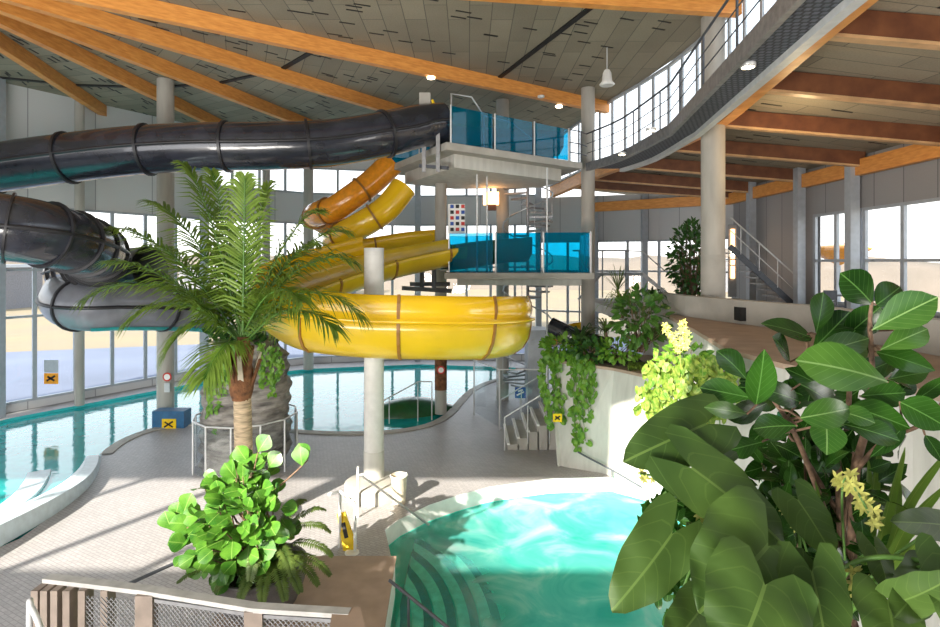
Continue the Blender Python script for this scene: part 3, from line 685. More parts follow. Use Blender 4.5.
cyan_rail('cyan tinted glass balustrade in front of the upper platform', [(-.62,16.82),(3.5,19.85)], 9.3, 1.1, 1)
cyan_rail('cyan tinted glass balustrade round the back of the upper platform', [(3.4,22.5),(-1.0,23.1),(-3.0,21.3)], 9.3, 1.1, 1)
cyan_rail('cyan tinted glass balustrade along the lower platform', [(-.75,18.68),(3.9,18.1)], 5.36, 1.3, 1)
cyan_rail('cyan tinted glass balustrade at the right end of the lower platform', [(3.95,18.3),(4.1,20.8)], 5.36, 1.3, 1)
o = thing('steel_gate_railing', 'dark steel railing closing the right end of the upper platform', 'railing', (3, 19.5, 9.3))
a, b_ = V((3.5,19.85,0)), V((4.0,20.2,0))
for z in (9.6, 9.95, 10.4): MB().tube([a+V((0,0,z)), b_+V((0,0,z)), V((4.3,20.6,z))], .02, 6).build('rail', 'dsteel', o)
for p in (a, b_): MB().beam(p+V((0,0,9.1)), p+V((0,0,10.4)), .04, .04, up=(1,0,0)).build('post', 'dsteel', o)
# bent handrail above the cyan glass
o = thing('bent_handrail', 'pale steel rail zigzagging above the cyan glass of the upper platform', 'railing', (0, 18.5, 9.3))
MB().tube([(-.6,17.8,9.3),(-.6,17.8,11.05),(0.05,18.0,11.0),(.45,18.2,10.45),(1.4,18.7,10.35),(2.1,19.1,9.9)], .028, 6).build('rail', 'steelw', o)
MB().tube([(.45,18.2,9.3),(.45,18.2,10.45)], .022, 6).build('post', 'steelw', o)
# dark slide entries standing on the platforms
m = MB(); m.sweep(smooth_path([(3.2,21.4,10.0),(1.8,20.6,9.9),(.6,19.8,9.75),(-.4,19.4,9.7),(-1.3,19.2,9.7)], 5), [(-.65,.55),(-.6,0),(-.3,-.28),(.3,-.28),(.6,0),(.65,.55),(.6,.55),(.55,.03),(.28,-.22),(-.28,-.22),(-.55,.03),(-.6,.55)], closed=True, caps=True)
tag(m.build('start_tub', 'tubeg'), 'dark open starting trough of the black slide behind the cyan glass', 'slide')
m = MB(); m.sweep(smooth_path([(2.0,20.8,6.1),(.9,20.3,6.0),(-.1,19.7,5.85),(-.9,19.2,5.75)], 5), [(-.7,.5),(-.6,-.1),(-.3,-.35),(.3,-.35),(.6,-.1),(.7,.5),(.64,.5),(.54,-.07),(.26,-.3),(-.26,-.3),(-.54,-.07),(-.64,.5)], closed=True, caps=True)
tag(m.build('start_tub', 'dgreen'), 'dark green starting trough on the lower platform behind the cyan glass', 'slide')
# white box on edge with yellow collar at tube mouth
o = thing('tube_signal_box', 'grey box with a yellow edge beside the mouth of the black tube', 'signal', (-1.1,17.6,10.2))
p = at(425,97,17.4); MB().beam(p-V((.17,0,.1)), p+V((.17,0,-.1)), .2, .42).build('housing', 'conc', o)
MB().tube([at(432,100,17.3), at(436,108,17.3), at(438,118,17.3)], .045, 6).build('edge_strip', 'ysign', o)
# sign board
o = thing('rules_board', 'white board with small black and red pictograms hanging beside the spiral stairs', 'sign', at(456,219,19.5))
a, b_ = at(448,234,19.5), at(465,204,19.5)
MB().bx(a.x, b_.x, 19.5, 19.53, a.z, b_.z).build('board', 'white', o)
for i in range(3):
    for j in range(5):
        x = a.x+.08+.19*i; z = a.z+.1+.2*j; MB().bx(x, x+.12, 19.485, 19.5, z, z+.12).build('pictogram', ['black','bsign','red'][(i*2+j) % 3], o)
p = at(491,199,22); o = thing('pendant_lamp', 'warm glowing square lamp beside the spiral staircase', 'lamp', p)
MB().bx(p.x-.3, p.x+.3, p.y-.2, p.y+.2, p.z-.22, p.z+.26).build('shade', 'lampo', o); MB().bx(p.x-.2, p.x+.2, p.y-.15, p.y+.15, p.z-.45, p.z-.23).build('base', 'woodd', o)
for px, Y, z0, z1, lab in ((477,18.8,5.3,8.9,'thin vertical steel pole left of the glowing square lamp'), (487,19.2,5.3,8.9,'thin vertical steel pole under the upper platform beside the lamp'), (547,19.0,0.0,8.9,'thin tall steel pole right of the spiral staircase')):
    p = at(px, 200, Y); tag(MB().cyl(p.x, Y, z0, z1, .03, 10).build('steel_pole', 'steelw'), lab, 'pole')
# spiral staircase
o = thing('spiral_staircase', 'grey spiral staircase behind the two platforms beside the middle column', 'staircase', (2.3, 22.3, 0))
for k in range(46):
    a = k*2*PI/13+1.0; z = .2+k*.196; m = MB(); vs = []
    for r_, da in ((.06,-.2),(1.0,-.26),(1.0,.28),(.06,.22)): vs.append((2.3+r_*math.cos(a+da), 22.3+r_*math.sin(a+da)))
    m.prism([V((*q, 0)) for q in vs], z, z+.07).build('tread', 'galv', o)
MB().cyl(2.3,22.3,0,9.2,.06,10).build('centre_pole','galv',o)
hp = [(2.3+1.0*math.cos(k*2*PI/13+1.0), 22.3+1.0*math.sin(k*2*PI/13+1.0), 1.2+k*.196) for k in range(46)]
MB().tube(hp, .03, 6).build('handrail', 'steel', o)
for k in range(0, 46, 2): MB().tube([(hp[k][0], hp[k][1], hp[k][2]-1), hp[k]], .012, 5).build('baluster', 'steel', o)
# ---------------------------------------------------------------- slides
def pt(px, py, Y): return tuple(at(px, py, Y))
# black tube
def tube_slide(name, label, P, r, mat, joints, dense=None, n=24, seg=8, refl=None, jm='tubej', seam=True, capend=False):
    path = smooth_path(P, seg); o = thing(name, label, 'slide', path[0])
    m = MB(); m.tube(path, r, n, caps=False); m.tube(path, r-.03, n, caps=False); sh_ = m.build('tube_shell', mat, o)
    if refl:
        m = MB(); prof = [((r+.012)*math.cos(a), (r+.012)*math.sin(a)) for a in [math.radians(x) for x in range(235, 306, 10)]]
        m.sweep(path[refl[0]:refl[1]], prof); m.build('reflection_strip', refl[2], o)  # strip along the underside, coloured as a reflection on the tube
    if seam:
        m = MB()
        for sg in (1, -1): m.sweep(path, [(sg*(r-.01), .05), (sg*(r+.05), .02), (sg*(r+.05), -.02), (sg*(r-.01), -.05)])
        m.build('seam_flange', jm, o)
    L = 0; nx = joints
    for i in range(1, len(path)-1):
        L += (path[i]-path[i-1]).length
        if L > nx:
            nx += joints if not dense or i < dense[0] else dense[1]; d = (path[i+1]-path[i-1]).normalized()*(.035 if not dense or i < dense[0] else .02)
            MB().tube([path[i]-d, path[i]+d], r+.055, n).build('joint_ring', jm, sh_)
    return o
P = [pt(443,124,17.6), pt(420,126,17.2), pt(385,134,16.4), pt(330,143,15.8), pt(270,146,15.4), pt(200,147,15.2), pt(130,151,15.1), pt(60,159,15.0), pt(0,167,14.9), pt(-80,178,14.6), (-15.3,12.9,7.2), (-15.6,11.2,6.9), (-14.2,10.2,6.65), pt(-90,212,10.6), pt(-20,224,10.8), pt(35,232,11.3), pt(75,243,12.3), pt(97,254,13.6), pt(92,265,15.1), pt(70,273,16.4)]
tube_slide('black_tube_slide', 'long black tube slide running from the upper platform to the left and looping back', P, .655, 'tube', 2.1, dense=(96, .62), refl=None)
P = [pt(150,268,16.8), pt(110,272,17.2), pt(80,284,16.4), pt(68,300,15.4), pt(85,306,14.9), pt(120,306,15.4), pt(170,308,16.6), pt(215,312,18.4)]
tube_slide('grey_tube_slide', 'grey lower bend of the tube slide hanging above the pool at the left', P, .66, 'tubeg', 2.2, refl=(34, 56, 'tuberefl'))
for i, (px, Y, z0, z1, lab) in enumerate(((80,15.6,0,0,''),)): pass
# hangers on the black tube's starting end
o = thing('tube_support_frame', 'dark steel brackets holding the black tube under the corner of the upper platform', 'bracket', pt(436,160,17))
for px, Y in ((424,17.3),(438,17.0)):
    a, b_ = V(pt(px,130,Y)), V(pt(px,172,Y)); MB().beam(a, b_, .12, .12, up=(1,0,0)).build('post', 'galv', o)
MB().beam(V(pt(412,148,17.4)), V(pt(438,134,17.0)), .08, .08).build('brace', 'dsteel', o)
MB().beam(V(pt(420,166,17.4)), V(pt(448,168,17.0)), .12, .1).build('foot', 'dsteel', o)
# big yellow trough
YP = smooth_path([(-.3,19.4,5.62),(-1.3,18.9,5.42),(-2.6,18.1,5.12),(-3.7,17.0,4.75),(-4.65,15.6,4.35),(-4.8,14.3,3.95),(-3.9,13.35,3.62),(-2.5,12.95,3.5),(-1.0,12.9,3.46),(.15,13.15,3.42),(.78,13.95,3.36),(.85,15.1,3.25),(.5,16.4,3.05),(-.7,17.3,2.85),(-2.0,17.6,2.7)], 10)
ys = thing('yellow_water_slide', 'big open yellow water slide bending round the white post in the centre', 'slide', (-2.5, 13, 3.5))
hull = [(-.62,.62),(-.66,.60),(-.66,.50),(-.60,.36),(-.46,.16),(-.24,.03),(0,.0),(.26,.04),(.48,.20),(.62,.44),(.68,.72),(.69,.92)]
hin = [(.65,.92),(.64,.72),(.58,.46),(.45,.24),(.25,.09),(0,.05),(-.23,.08),(-.43,.2),(-.56,.38),(-.61,.52)]
m = MB(); m.sweep(YP, hull+hin, closed=True, caps=True); yh = m.build('hull', 'yellow2', ys)
guard = [(.69,.90),(.80,.90),(.80,.96),(.70,.98),(.71,1.15),(.69,1.32),(.62,1.50),(.57,1.50),(.64,1.31),(.66,1.14),(.65,.96)]
i0 = 22
m = MB(); m.sweep(YP[i0:112], guard, closed=True, caps=True); m.build('side_guard', 'yellow', ys)
for i in range(6, len(YP)-4, 14):
    d = (YP[i+1]-YP[i]).normalized()*.035; prof = [(a*1.03+(.01 if a > 0 else -.01), b_*1.0-.02) for a, b_ in hull]
    m = MB(); m.sweep([YP[i]-d, YP[i]+d], prof+[(a*.985, b_+.03) for a, b_ in hull[::-1]], closed=True, caps=True, sm=False)
    if i0 < i < 110: m.sweep([YP[i]-d, YP[i]+d], [(.70,.98),(.735,1.15),(.715,1.33),(.64,1.52),(.6,1.5),(.66,1.3),(.67,1.1)], closed=True, caps=True, sm=False)
    m.build('joint_rib', 'joint', yh)
def trough(name, label, P, r, mat, jl, open_top=True, parent=None, seg=8, hi=1.0):
    path = smooth_path(P, seg); o = thing(name, label, 'slide', path[0])
    aa = [math.radians(x) for x in range(170, 371, 20)]
    prof = [(r*math.cos(a), r*math.sin(a)) for a in aa]+[((r-.05)*math.cos(a), (r-.05)*math.sin(a)) for a in aa[::-1]]
    hu = MB().sweep(path, prof, closed=True, caps=True).build('hull', mat, o)
    L = 0; nx = jl
    for i in range(1, len(path)-1):
        L += (path[i]-path[i-1]).length
        if L > nx:
            nx += jl; d = (path[i+1]-path[i-1]).normalized()*.03
            MB().sweep([path[i]-d, path[i]+d], [((r+.03)*math.cos(a), (r+.03)*math.sin(a)) for a in aa]+[((r-.02)*math.cos(a), (r-.02)*math.sin(a)) for a in aa[::-1]], closed=True, caps=True, sm=False).build('joint_rib', 'joint', hu)
    return o
tube_slide('amber_tube_slide', 'amber orange tube slide descending left under the black tube', [pt(392,163,20.8), pt(372,182,20.6), pt(352,197,20.4), pt(334,209,20.5), pt(320,213,21.0), pt(316,217,22.0), pt(330,225,22.8), pt(352,232,23)], .47, 'amber', 1.5, seam=False, jm='joint', n=20)
tube_slide('yellow_tube_slide', 'yellow tube slide descending left beside the amber one below the platform', [pt(404,187,19.6), pt(388,207,19.4), pt(370,220,19.3), pt(352,230,19.5), pt(338,238,20.2), pt(336,243,21.2), pt(352,245,21.8)], .46, 'yellow', 1.5, seam=False, jm='joint', n=20)
trough('yellow_upper_chute', 'flat yellow chute passing behind the white post under the tube slides', [pt(436,233,22), pt(400,236,21.6), pt(365,242,21.0), pt(335,250,20.2), pt(312,262,19.0), pt(303,280,17.5), pt(312,300,16.2), pt(330,315,15.6)], .62, 'yellow', 2.6)
# frames under the yellow entry
o = thing('slide_support_frame', 'dark steel frame under the yellow slide entry at the lower platform', 'bracket', pt(430,285,19))
for a, b_ in ((pt(422,272,19.2), pt(422,291,19.2)), (pt(434,268,19.0), pt(434,291,19.0)), (pt(402,288,19), pt(452,291,19)), (pt(410,284,19.6), pt(450,284,19.6))): MB().beam(a, b_, .12, .12, up=(.3,1,.2)).build('bar', 'dsteel', o)

# ---------------------------------------------------------------- rock with glass fence, bins, signs, rails
rc = (-6.3, 15.8)
m = MB(); n_ = 56; prof = []
K = 44
for j in range(K+1):
    z = 3.55*j/K
    for k in range(n_):
        a = 2*PI*k/n_; lay = noise.noise(V((math.cos(a)*1.2, math.sin(a)*1.2, z*4.0)))*.16+noise.noise(V((math.cos(a)*3, math.sin(a)*3, z*9)))*.07
        r_ = 1.08+lay+.12*math.sin(z*1.1)-(.25*max(0, z-3.1)/.45)
        prof.append((rc[0]+r_*math.cos(a), rc[1]+r_*math.sin(a), z))
m.add(prof, [(j*n_+k, j*n_+(k+1) % n_, (j+1)*n_+(k+1) % n_, (j+1)*n_+k) for j in range(K) for k in range(n_)])
m.add(prof[-n_:], [tuple(range(n_))])
tag(m.build('rock_pillar', 'rock'), 'layered grey rock pillar overgrown with vines behind the palm trunk', 'rock')
o = thing('glass_fence', 'round glass fence with thin steel posts enclosing the rock pillar', 'fence', (*rc, 0))
for k in range(12):
    a0, a1 = 2*PI*k/12+.1, 2*PI*(k+1)/12+.1; r_ = 1.38
    p, q = V((rc[0]+r_*math.cos(a0), rc[1]+r_*math.sin(a0), 0)), V((rc[0]+r_*math.cos(a1), rc[1]+r_*math.sin(a1), 0))
    MB().beam(p+V((0,0,.72)), q+V((0,0,.72)), .015, 1.3).build('glass_panel', 'rail_glass', o)
    MB().tube([p, p+V((0,0,1.42))], .025, 8).build('post', 'steelw', o)
    MB().tube([p+V((0,0,1.42)), q+V((0,0,1.42))], .022, 6).build('top_rail', 'steelw', o)
# kerb and bin at the white post
o = thing('round_kerb', 'low round concrete kerb at the foot of the white post', 'kerb', (-2.3,13.7,0))
MB().lathe([(.72,0),(.72,.3),(.66,.34),(.2,.35)], (-2.35,13.75,0), 32).build('ring', 'conc', o)
o = thing('waste_bin', 'small cream waste bin beside the foot of the white post', 'bin', (-1.68,13.35,0))
MB().lathe([(.15,0),(.19,.62),(.205,.64),(.19,.66),(.17,.6),(.14,.05)], (-1.68,13.25,0), 24, capt=True).build('body', 'cream', o)
MB().lathe([(.2,.64),(.215,.655),(.2,.67)], (-1.68,13.25,0), 24, capb=False, capt=False).build('rim', 'white', o)
# pool step rail
o = thing('pool_handrail', 'white steel handrail leading down into the hot pool beside the yellow floor sign', 'railing', (-2.6,11.4,0))
A1, A2, A3 = V(pt(340,548,11.17)), V(pt(354,552,11.0)), V(pt(357,508,13.0))
MB().tube([(A1.x,A1.y,0),(A1.x,A1.y,1.12)], .03, 8).build('post', 'white', o)
MB().tube([(A2.x+.02,A2.y,0),(A2.x+.02,A2.y,.98)], .03, 8).build('post', 'white', o)
MB().tube([(A1.x-.25,A1.y+.1,1.02),(A1.x,A1.y,1.12),(A2.x,A2.y,.98)], .03, 8).build('handrail', 'white', o)
o = thing('pool_handrail', 'thin steel handrail sloping from the deck down to the hot pool water', 'railing', (-2.5,12.4,0))
B1, B2 = V(pt(358,509,12.5)), V(pt(429,525,12.7))
MB().tube([(B1.x,B1.y,0),(B1.x,B1.y,.95),(B1.x+.2,B1.y,.97)], .028, 8).build('post', 'white', o)
MB().tube([(B1.x-.1,B1.y+.5,0),(B1.x-.1,B1.y+.5,.95)], .028, 8).build('post', 'white', o)
MB().tube([(B1.x+.05,B1.y,.95),(B2.x,B2.y,B2.z)], .026, 8).build('handrail', 'steel', o)
MB().tube([(B2.x-.9,B2.y+.1,0),(B2.x-.75,B2.y,B2.z+.25)], .022, 8).build('post', 'steel', o)
o = thing('pool_handrail', 'dark handrail beside the curved underwater steps at the bottom edge', 'railing', (-1.2,8.8,.3))
MB().tube([(-1.28,8.9,.64),(-1.1,8.75,.60),(-.1,8.15,.20),(.7,7.7,-.1),(.8,7.6,-.45)], .026, 8).build('handrail', 'dsteel', o)
MB().tube([(-.95,8.66,.5),(-.95,8.66,-.6)], .022, 8).build('post', 'dsteel', o)
o = thing('pool_handrail', 'dark handrail sloping along the sunlit wall into the far side of the hot pool', 'railing', (3.2,15,0))
MB().tube([pt(578,452,15.3), pt(585,456,15.2), pt(612,470,14.7), pt(641,487,14.2)], .026, 8).build('handrail', 'dsteel', o)
q = V(pt(612,470,14.7)); MB().tube([q, (q.x,q.y,0)], .02, 8).build('post', 'dsteel', o)
# yellow wet floor sign leaning on the rail
o = thing('wet_floor_sign', 'narrow yellow floor warning sign leaning against the white handrail', 'sign', pt(345,545,11))
a, b_ = V(pt(350,551,11.05)), V(pt(341,513,11.25))
for s_, nm in ((0, 'front_panel'), (.10, 'back_panel')):
    m = MB(); m.beam(a+V((0,s_,0)), b_+V((0,s_*.2,0)), .26, .03, up=(0,1,.1), w2=.17); m.build(nm, 'ysign', o)
MB().beam(a.lerp(b_,.35)-V((0,.02,0)), a.lerp(b_,.75)-V((0,.02,0)), .08, .01, up=(0,1,.1)).build('warning_symbol', 'black', o)
# white round sunken lid near it
tag(MB().lathe([(.14,0),(.14,.02),(.1,.025)], (*gz(352,553,0)[:2],0), 20).build('drain_cover', 'white'), 'small white round drain cover beside the yellow floor sign', 'drain')
# blue box with yellow sign at the left column
o = thing('equipment_box', 'blue box with a yellow symbol panel at the foot of the left round column', 'box', (-11,19.6,0))
a, b_ = at(152,433,19.2), at(184,416,19.2); MB().bx(a.x, b_.x, 19.2, 19.7, 0, .58).build('body', 'bbox', o)
a2, b2 = at(162,430,19.18), at(176,419,19.18); MB().bx(a2.x, b2.x, 19.17, 19.2, a2.z, b2.z).build('symbol_panel', 'ysign', o)
MB().beam((a2.x+.08,19.165,a2.z+.1), (b2.x-.1,19.165,b2.z-.08), .01, .06).beam((a2.x+.1,19.165,b2.z-.1), (b2.x-.1,19.165,a2.z+.1), .01, .05).build('symbol', 'black', o)
def wsign(name, lab, px0, py0, px1, py1, Y, mats):
    o = thing(name, lab, 'sign', at((px0+px1)/2, py1, Y)); a, b_ = at(px0, py1, Y), at(px1, py0, Y); zm = a.z+(b_.z-a.z)*.45
    MB().bx(a.x, b_.x, Y, Y+.02, a.z, zm).build('symbol_panel', mats[0], o); sp__ = C.objects[-1]
    if len(mats) > 1: MB().bx(a.x, b_.x, Y, Y+.02, zm+.02, b_.z).build('upper_panel', mats[1], o)
    w_ = b_.x-a.x; h_ = zm-a.z
    MB().beam((a.x+w_*.2,Y-.01,a.z+h_*.3), (b_.x-w_*.2,Y-.01,zm-h_*.25), .01, h_*.18).beam((a.x+w_*.25,Y-.01,zm-h_*.3), (b_.x-w_*.25,Y-.01,a.z+h_*.3), .01, h_*.18).build('symbol', 'black', sp__)
    return o
wsign('window_sign', 'grey and orange warning sign on the glass near the left edge', 44,360,58,384,21.1,['osign','mull'])
o = thing('prohibition_sign', 'small round red ringed sign on the left round column', 'sign', at(167,378,20.3))
p = at(167,377,20.26); MB().tube([(p.x,20.28,p.z),(p.x,20.26,p.z)], .16, 20).build('disc', 'red', o); MB().tube([(p.x,20.26,p.z),(p.x,20.25,p.z)], .11, 20).build('symbol_face', 'white', o)
MB().bx(p.x-.1,p.x+.1,20.25,20.27,p.z-.55,p.z-.22).build('text_plate','steelw',o)
o = thing('prohibition_sign', 'small round red ringed sign on the brown column at the pool edge', 'sign', at(441,370,20.8))
p = at(441,370,20.83); MB().tube([(p.x,20.84,p.z),(p.x,20.82,p.z)], .15, 20).build('disc', 'red', o); MB().tube([(p.x,20.82,p.z),(p.x,20.81,p.z)], .1, 20).build('symbol_face', 'white', o)
# yellow warning sign on the planter wall corner
wsign('wall_sign', 'yellow warning sign on the corner of the planter wall beneath the vines', 553,404,562,422,15.45,['ysign'])
# little stairs
o = thing('small_stairs', 'short flight of grey stairs with pale edges beside the planter wall', 'stairs', (1.6,17.5,0))
for k in range(5):
    x = 1.15+.30*k; MB().bx(x, x+.34, 17.0, 19.0, 0, .19*(k+1)-.03).build('step', 'conc', o); s__ = C.objects[-1]
    MB().bx(x-.03, x+.06, 16.95, 19.05, .19*(k+1)-.03, .19*(k+1)+.02).build('step_edge', 'white', s__)
for y, lab in ((16.95,'near'),(19.1,'far')):
    o = thing('stair_railing', f'thin steel railing on the {lab} side of the short grey stairs', 'railing', (1.3,y,0))
    MB().tube([(1.05,y,0),(1.05,y,1.0),(2.6,y,1.95),(2.8,y,1.95)], .022, 6).build('handrail', 'steelw', o)
    for x in (1.75,2.4): MB().tube([(x,y,.2),(x,y,1.0+(x-1.15)*.6)], .016, 6).build('post', 'steelw', o)
o = thing('blue_sign', 'blue information sign above the short grey stairs', 'sign', at(521,400,18.9))
a, b_ = at(516,401,18.85), at(527,390,18.85); MB().bx(a.x,b_.x,19.25,19.28,a.z,b_.z).build('board','bsign',o)
MB().beam((a.x+.06,19.24,a.z+.1),(b_.x-.06,19.24,a.z+.22),.01,.05).beam((a.x+.1,19.24,b_.z-.14),(b_.x-.1,19.24,b_.z-.08),.01,.05).build('symbol','white',o)
MB().tube([((a.x+b_.x)/2,19.3,0),((a.x+b_.x)/2,19.3,a.z)], .02, 6).build('post','steelw',o)
# glass screen panels beside the stairs
o = thing('glass_screen', 'tall clear glass screen with steel posts between the white post and the short stairs', 'screen', (.2,20.6,0))
for x0, y0, x1, y1 in ((.15,20.9,1.0,19.0),(1.0,19.0,2.6,19.0)):
    MB().beam((x0,y0,1.05),(x1,y1,1.05),.015,1.9).build('glass_panel','rail_glass',o)
    MB().tube([(x0,y0,0),(x0,y0,2.05)], .025, 6).build('post','steelw',o)
MB().tube([(.15,20.9,2.05),(1.0,19.0,2.05),(2.6,19,2.05)], .02, 6).build('top_rail','steelw',o)
# boat like covered shape in the pool and its rail
m = MB(); vs = []; n1 = 20
for i in range(n1+1):
    t = i/n1; w_ = .75*math.sin(PI*min(1, t*1.15+.02))**.6 if t < .85 else .75*math.sin(PI*.9975)**.6+.2*(1-t)
    w_ = .15+.7*math.sin(PI*(.08+.84*t))
    for k in range(9):
        a = PI*k/8; vs.append((-3.9+3.2*t+0*w_, 21.2+.75*t-w_*math.cos(a), -.15+.75*w_*math.sin(a)))
m.add(vs, [(i*9+k, i*9+k+1, (i+1)*9+k+1, (i+1)*9+k) for i in range(n1) for k in range(8)], sm=True)
tag(m.build('covered_float', 'dgreen'), 'dark green rounded form lying in the big pool behind the white post', 'float')
o = thing('pool_ladder_rail', 'thin steel rail at the edge of the big pool beside the green form', 'railing', (-3,19.8,0))
MB().tube([(-3.2,19.6,0),(-3.1,20.0,.75),(-1.9,20.6,1.3),(-1.4,20.6,1.3)], .025, 6).build('handrail','steelw',o)
for x, z in ((-2.9,.82),(-1.9,1.3),(-1.4,1.3)): MB().tube([(x,20.1+.3*(x+2.9),-.1),(x,20.1+.3*(x+2.9),z)], .02, 6).build('post','steelw',o)
# near metal fence at the bottom
FZ = 1.93; F = [V((-5.08,6.72,0)), V((-4.5,6.62,0)), V((-3.75,6.48,0)), V((-2.36,6.15,0)), V((-1.3,6.05,0))]
fe = thing('metal_fence', 'galvanised metal fence with wire mesh panels in front of the round leaved shrub', 'fence', (-3.5,6.3,.4))
m = MB(); m.sweep(F, [(-.06, FZ-.05), (-.06, FZ), (.06, FZ), (.06, FZ-.05)], closed=True, caps=True, sm=False); m.build('top_rail', 'railtop', fe)
for px in (44,53,63,75,90,112):
    x = (px-470)*6.65/560; MB().bx(x-.04, x+.04, 6.50, 6.66, .3, FZ-.05).build('slat', 'post', fe)
for x, y in ((-3.72,6.42),(-2.36,6.13)): MB().bx(x-.1, x+.1, y-.04, y+.08, .3, FZ-.04).build('post', 'post', fe)
def mesh_panel(p, q, z0, z1):
    p, q = V(p), V(q); L = (q-p).length; d = (q-p)/L; h = z1-z0; m = MB(); s_ = .06
    for sg in (1, -1):
        u = -h
        while u < L:
            # wire from (u, 0) to (u+h, h) clipped to the panel
            a0, a1 = max(0, u), min(L, u+h)
            if a1 > a0+.01:
                za, zb = a0-u, a1-u
                if sg < 0: za, zb = h-za, h-zb
                m.beam(p+d*a0+V((0,sg*.006,z0+za)), p+d*a1+V((0,sg*.006,z0+zb)), .007, .010)
            u += s_
    return m
for p, q in (((-3.62,6.42,0),(-2.46,6.17,0)), ((-2.26,6.13,0),(-1.35,6.04,0)), ((-4.5,6.53,0),(-3.82,6.45,0))):
    mesh_panel(p, q, .35, FZ-.12).build('wire_mesh', 'galv', fe)
MB().beam((-3.6,6.42,FZ-.1),(-2.4,6.16,FZ-.1),.05,.04).build('panel_frame','galv',fe); MB().beam((-2.3,6.14,FZ-.1),(-1.3,6.04,FZ-.1),.05,.04).build('panel_frame','galv',fe)
MB().prism([V((-1.42,5.55,0)),V((-.95,5.4,0)),V((-1.2,6.13,0)),V((-1.5,6.14,0))], FZ-.06, FZ-.005).build('end_plate','taupe',fe)
o = thing('corner_handrail', 'bent steel handrail at the bottom left corner outside the fence', 'railing', (-4.6,5.9,.5))
MB().tube(smooth_path([(-4.72,6.0,.5),(-4.72,6.0,1.95),(-4.66,5.95,2.03),(-4.4,5.75,1.9),(-4.0,5.4,1.5)],4), .03, 8).build('handrail','steelw',o)
tag(MB().tube([gz(124,586,.5), gz(175,563,.5)], .03, 8).build('floor_bar', 'dsteel'), 'dark bar running behind the fence to the round leaved shrub', 'bar')

# ---------------------------------------------------------------- upper floor furniture, stairs
o = thing('steel_stairs', 'grey steel stairs with railings rising beyond the thick round column', 'stairs', (11,22,4))
for k in range(9):
    x = 12.2-.26*k; z = 4.1+.24*k; MB().bx(x-.16, x+.16, 21.4, 22.6, z, z+.05).build('step', 'galv', o)
MB().beam((12.4,21.35,4.0),(9.9,21.35,6.3),.05,.22).build('stringer','dsteel',o)
MB().tube([(12.6,21.3,4.0),(12.6,21.3,5.0),(9.9,21.3,7.4)], .03, 6).build('handrail','steelw',o)
MB().tube([(12.5,21.3,4.5),(9.9,21.3,6.9)], .018, 6).build('middle_rail','steelw',o)
for k in range(4):
    x = 12.4-.7*k; MB().tube([(x,21.3,4.1+(12.4-x)*.9),(x,21.3,5.15+(12.4-x)*.9)], .018, 6).build('post','steelw',o)
o = thing('glow_panel', 'tall narrow warm glowing wall light beyond the thick round column', 'lamp', (11.4,24,4.5))
for k, (z0, z1, mt) in enumerate(((5.0,5.9,'lampo'),(5.95,6.3,'lamp'),(6.35,7.1,'lampo'))): MB().bx(11.15,11.3,23.9,23.95,z0,z1).build('light_segment', mt, o)
MB().bx(11.05,11.4,23.95,24.0,4.2,7.3).build('back_panel','mull',o)
def table(x, y, lab):
    o = thing('cafe_table', lab, 'table', (x,y,3.95)); MB().lathe([(.4,.72),(.4,.75)], (x,y,3.95), 20).build('table_top','dsteel',o); MB().cyl(x,y,3.95,4.68,.03,8).build('leg','dsteel',o); MB().cyl(x,y,3.95,3.98,.22,16).build('base','dsteel',o)
table(11.4,17.0,'small dark round table by the right-hand windows')
for x, y, lab in ((10.8,16.6,'dark chair left of the small round table by the right-hand windows'),(11.9,16.3,'dark chair right of the small round table by the right-hand windows')):
    o = thing('cafe_chair', lab, 'chair', (x,y,3.95)); MB().bx(x-.2,x+.2,y-.2,y+.2,4.38,4.42).build('seat','dsteel',o); MB().bx(x-.2,x+.2,y+.17,y+.21,4.55,4.85).build('backrest','dsteel',o)
    for sx_ in (-.18,.18):
        for sy_ in (-.18,.18): MB().tube([(x+sx_,y+sy_,3.95),(x+sx_,y+sy_,4.38 if sy_<0 else 4.8)], .015, 5).build('leg','dsteel',o)
o = thing('mezzanine_landing', 'grey steel landing with railings in front of the far windows', 'landing', (7,27,5))
MB().bx(4.9,8.2,26.6,28.2,5.05,5.2).build('deck','mull',o); MB().bx(4.9,7.4,26.6,26.7,6.2,6.28).build('top_rail','mull',o)
for x in (5.2,6.3,7.4): MB().bx(x-.03,x+.03,26.6,26.66,0 if x<6 else 4,6.25).build('post','mull',o)
MB().beam((8.2,26.7,5.15),(9.6,26.7,4.0),.1,.16).build('stringer','steelw',o); MB().tube([(7.4,26.65,6.24),(8.2,26.65,6.2),(9.6,26.65,5.0)], .03,6).build('handrail','steelw',o)
MB().beam((5.2,26.9,3.9),(6.3,26.9,5.1),.08,.1).build('brace','galv',o)
# grey service block and dark tube end behind the planter
tag(MB().prism([V((2.2,21.3,0)),V((3.0,21.3,0)),V((3.0,22.6,0)),V((2.2,22.6,0))],0,3.1).build('service_block','mull'), 'grey block standing behind the planter wall below the lower platform', 'block')
tube_slide('far_dark_slide', 'dark slide tube passing behind the palms on the planter wall', [(3.0,21.0,3.3),(3.9,20.6,2.9),(5.0,20.4,2.6)], .35, 'tube', 3, seam=False)
trough('far_yellow_slide', 'small yellow slide end seen behind the palms on the planter wall', [(2.9,23.4,2.6),(3.8,22.8,3.0),(4.9,22.4,3.2)], .6, 'yellow', 3)

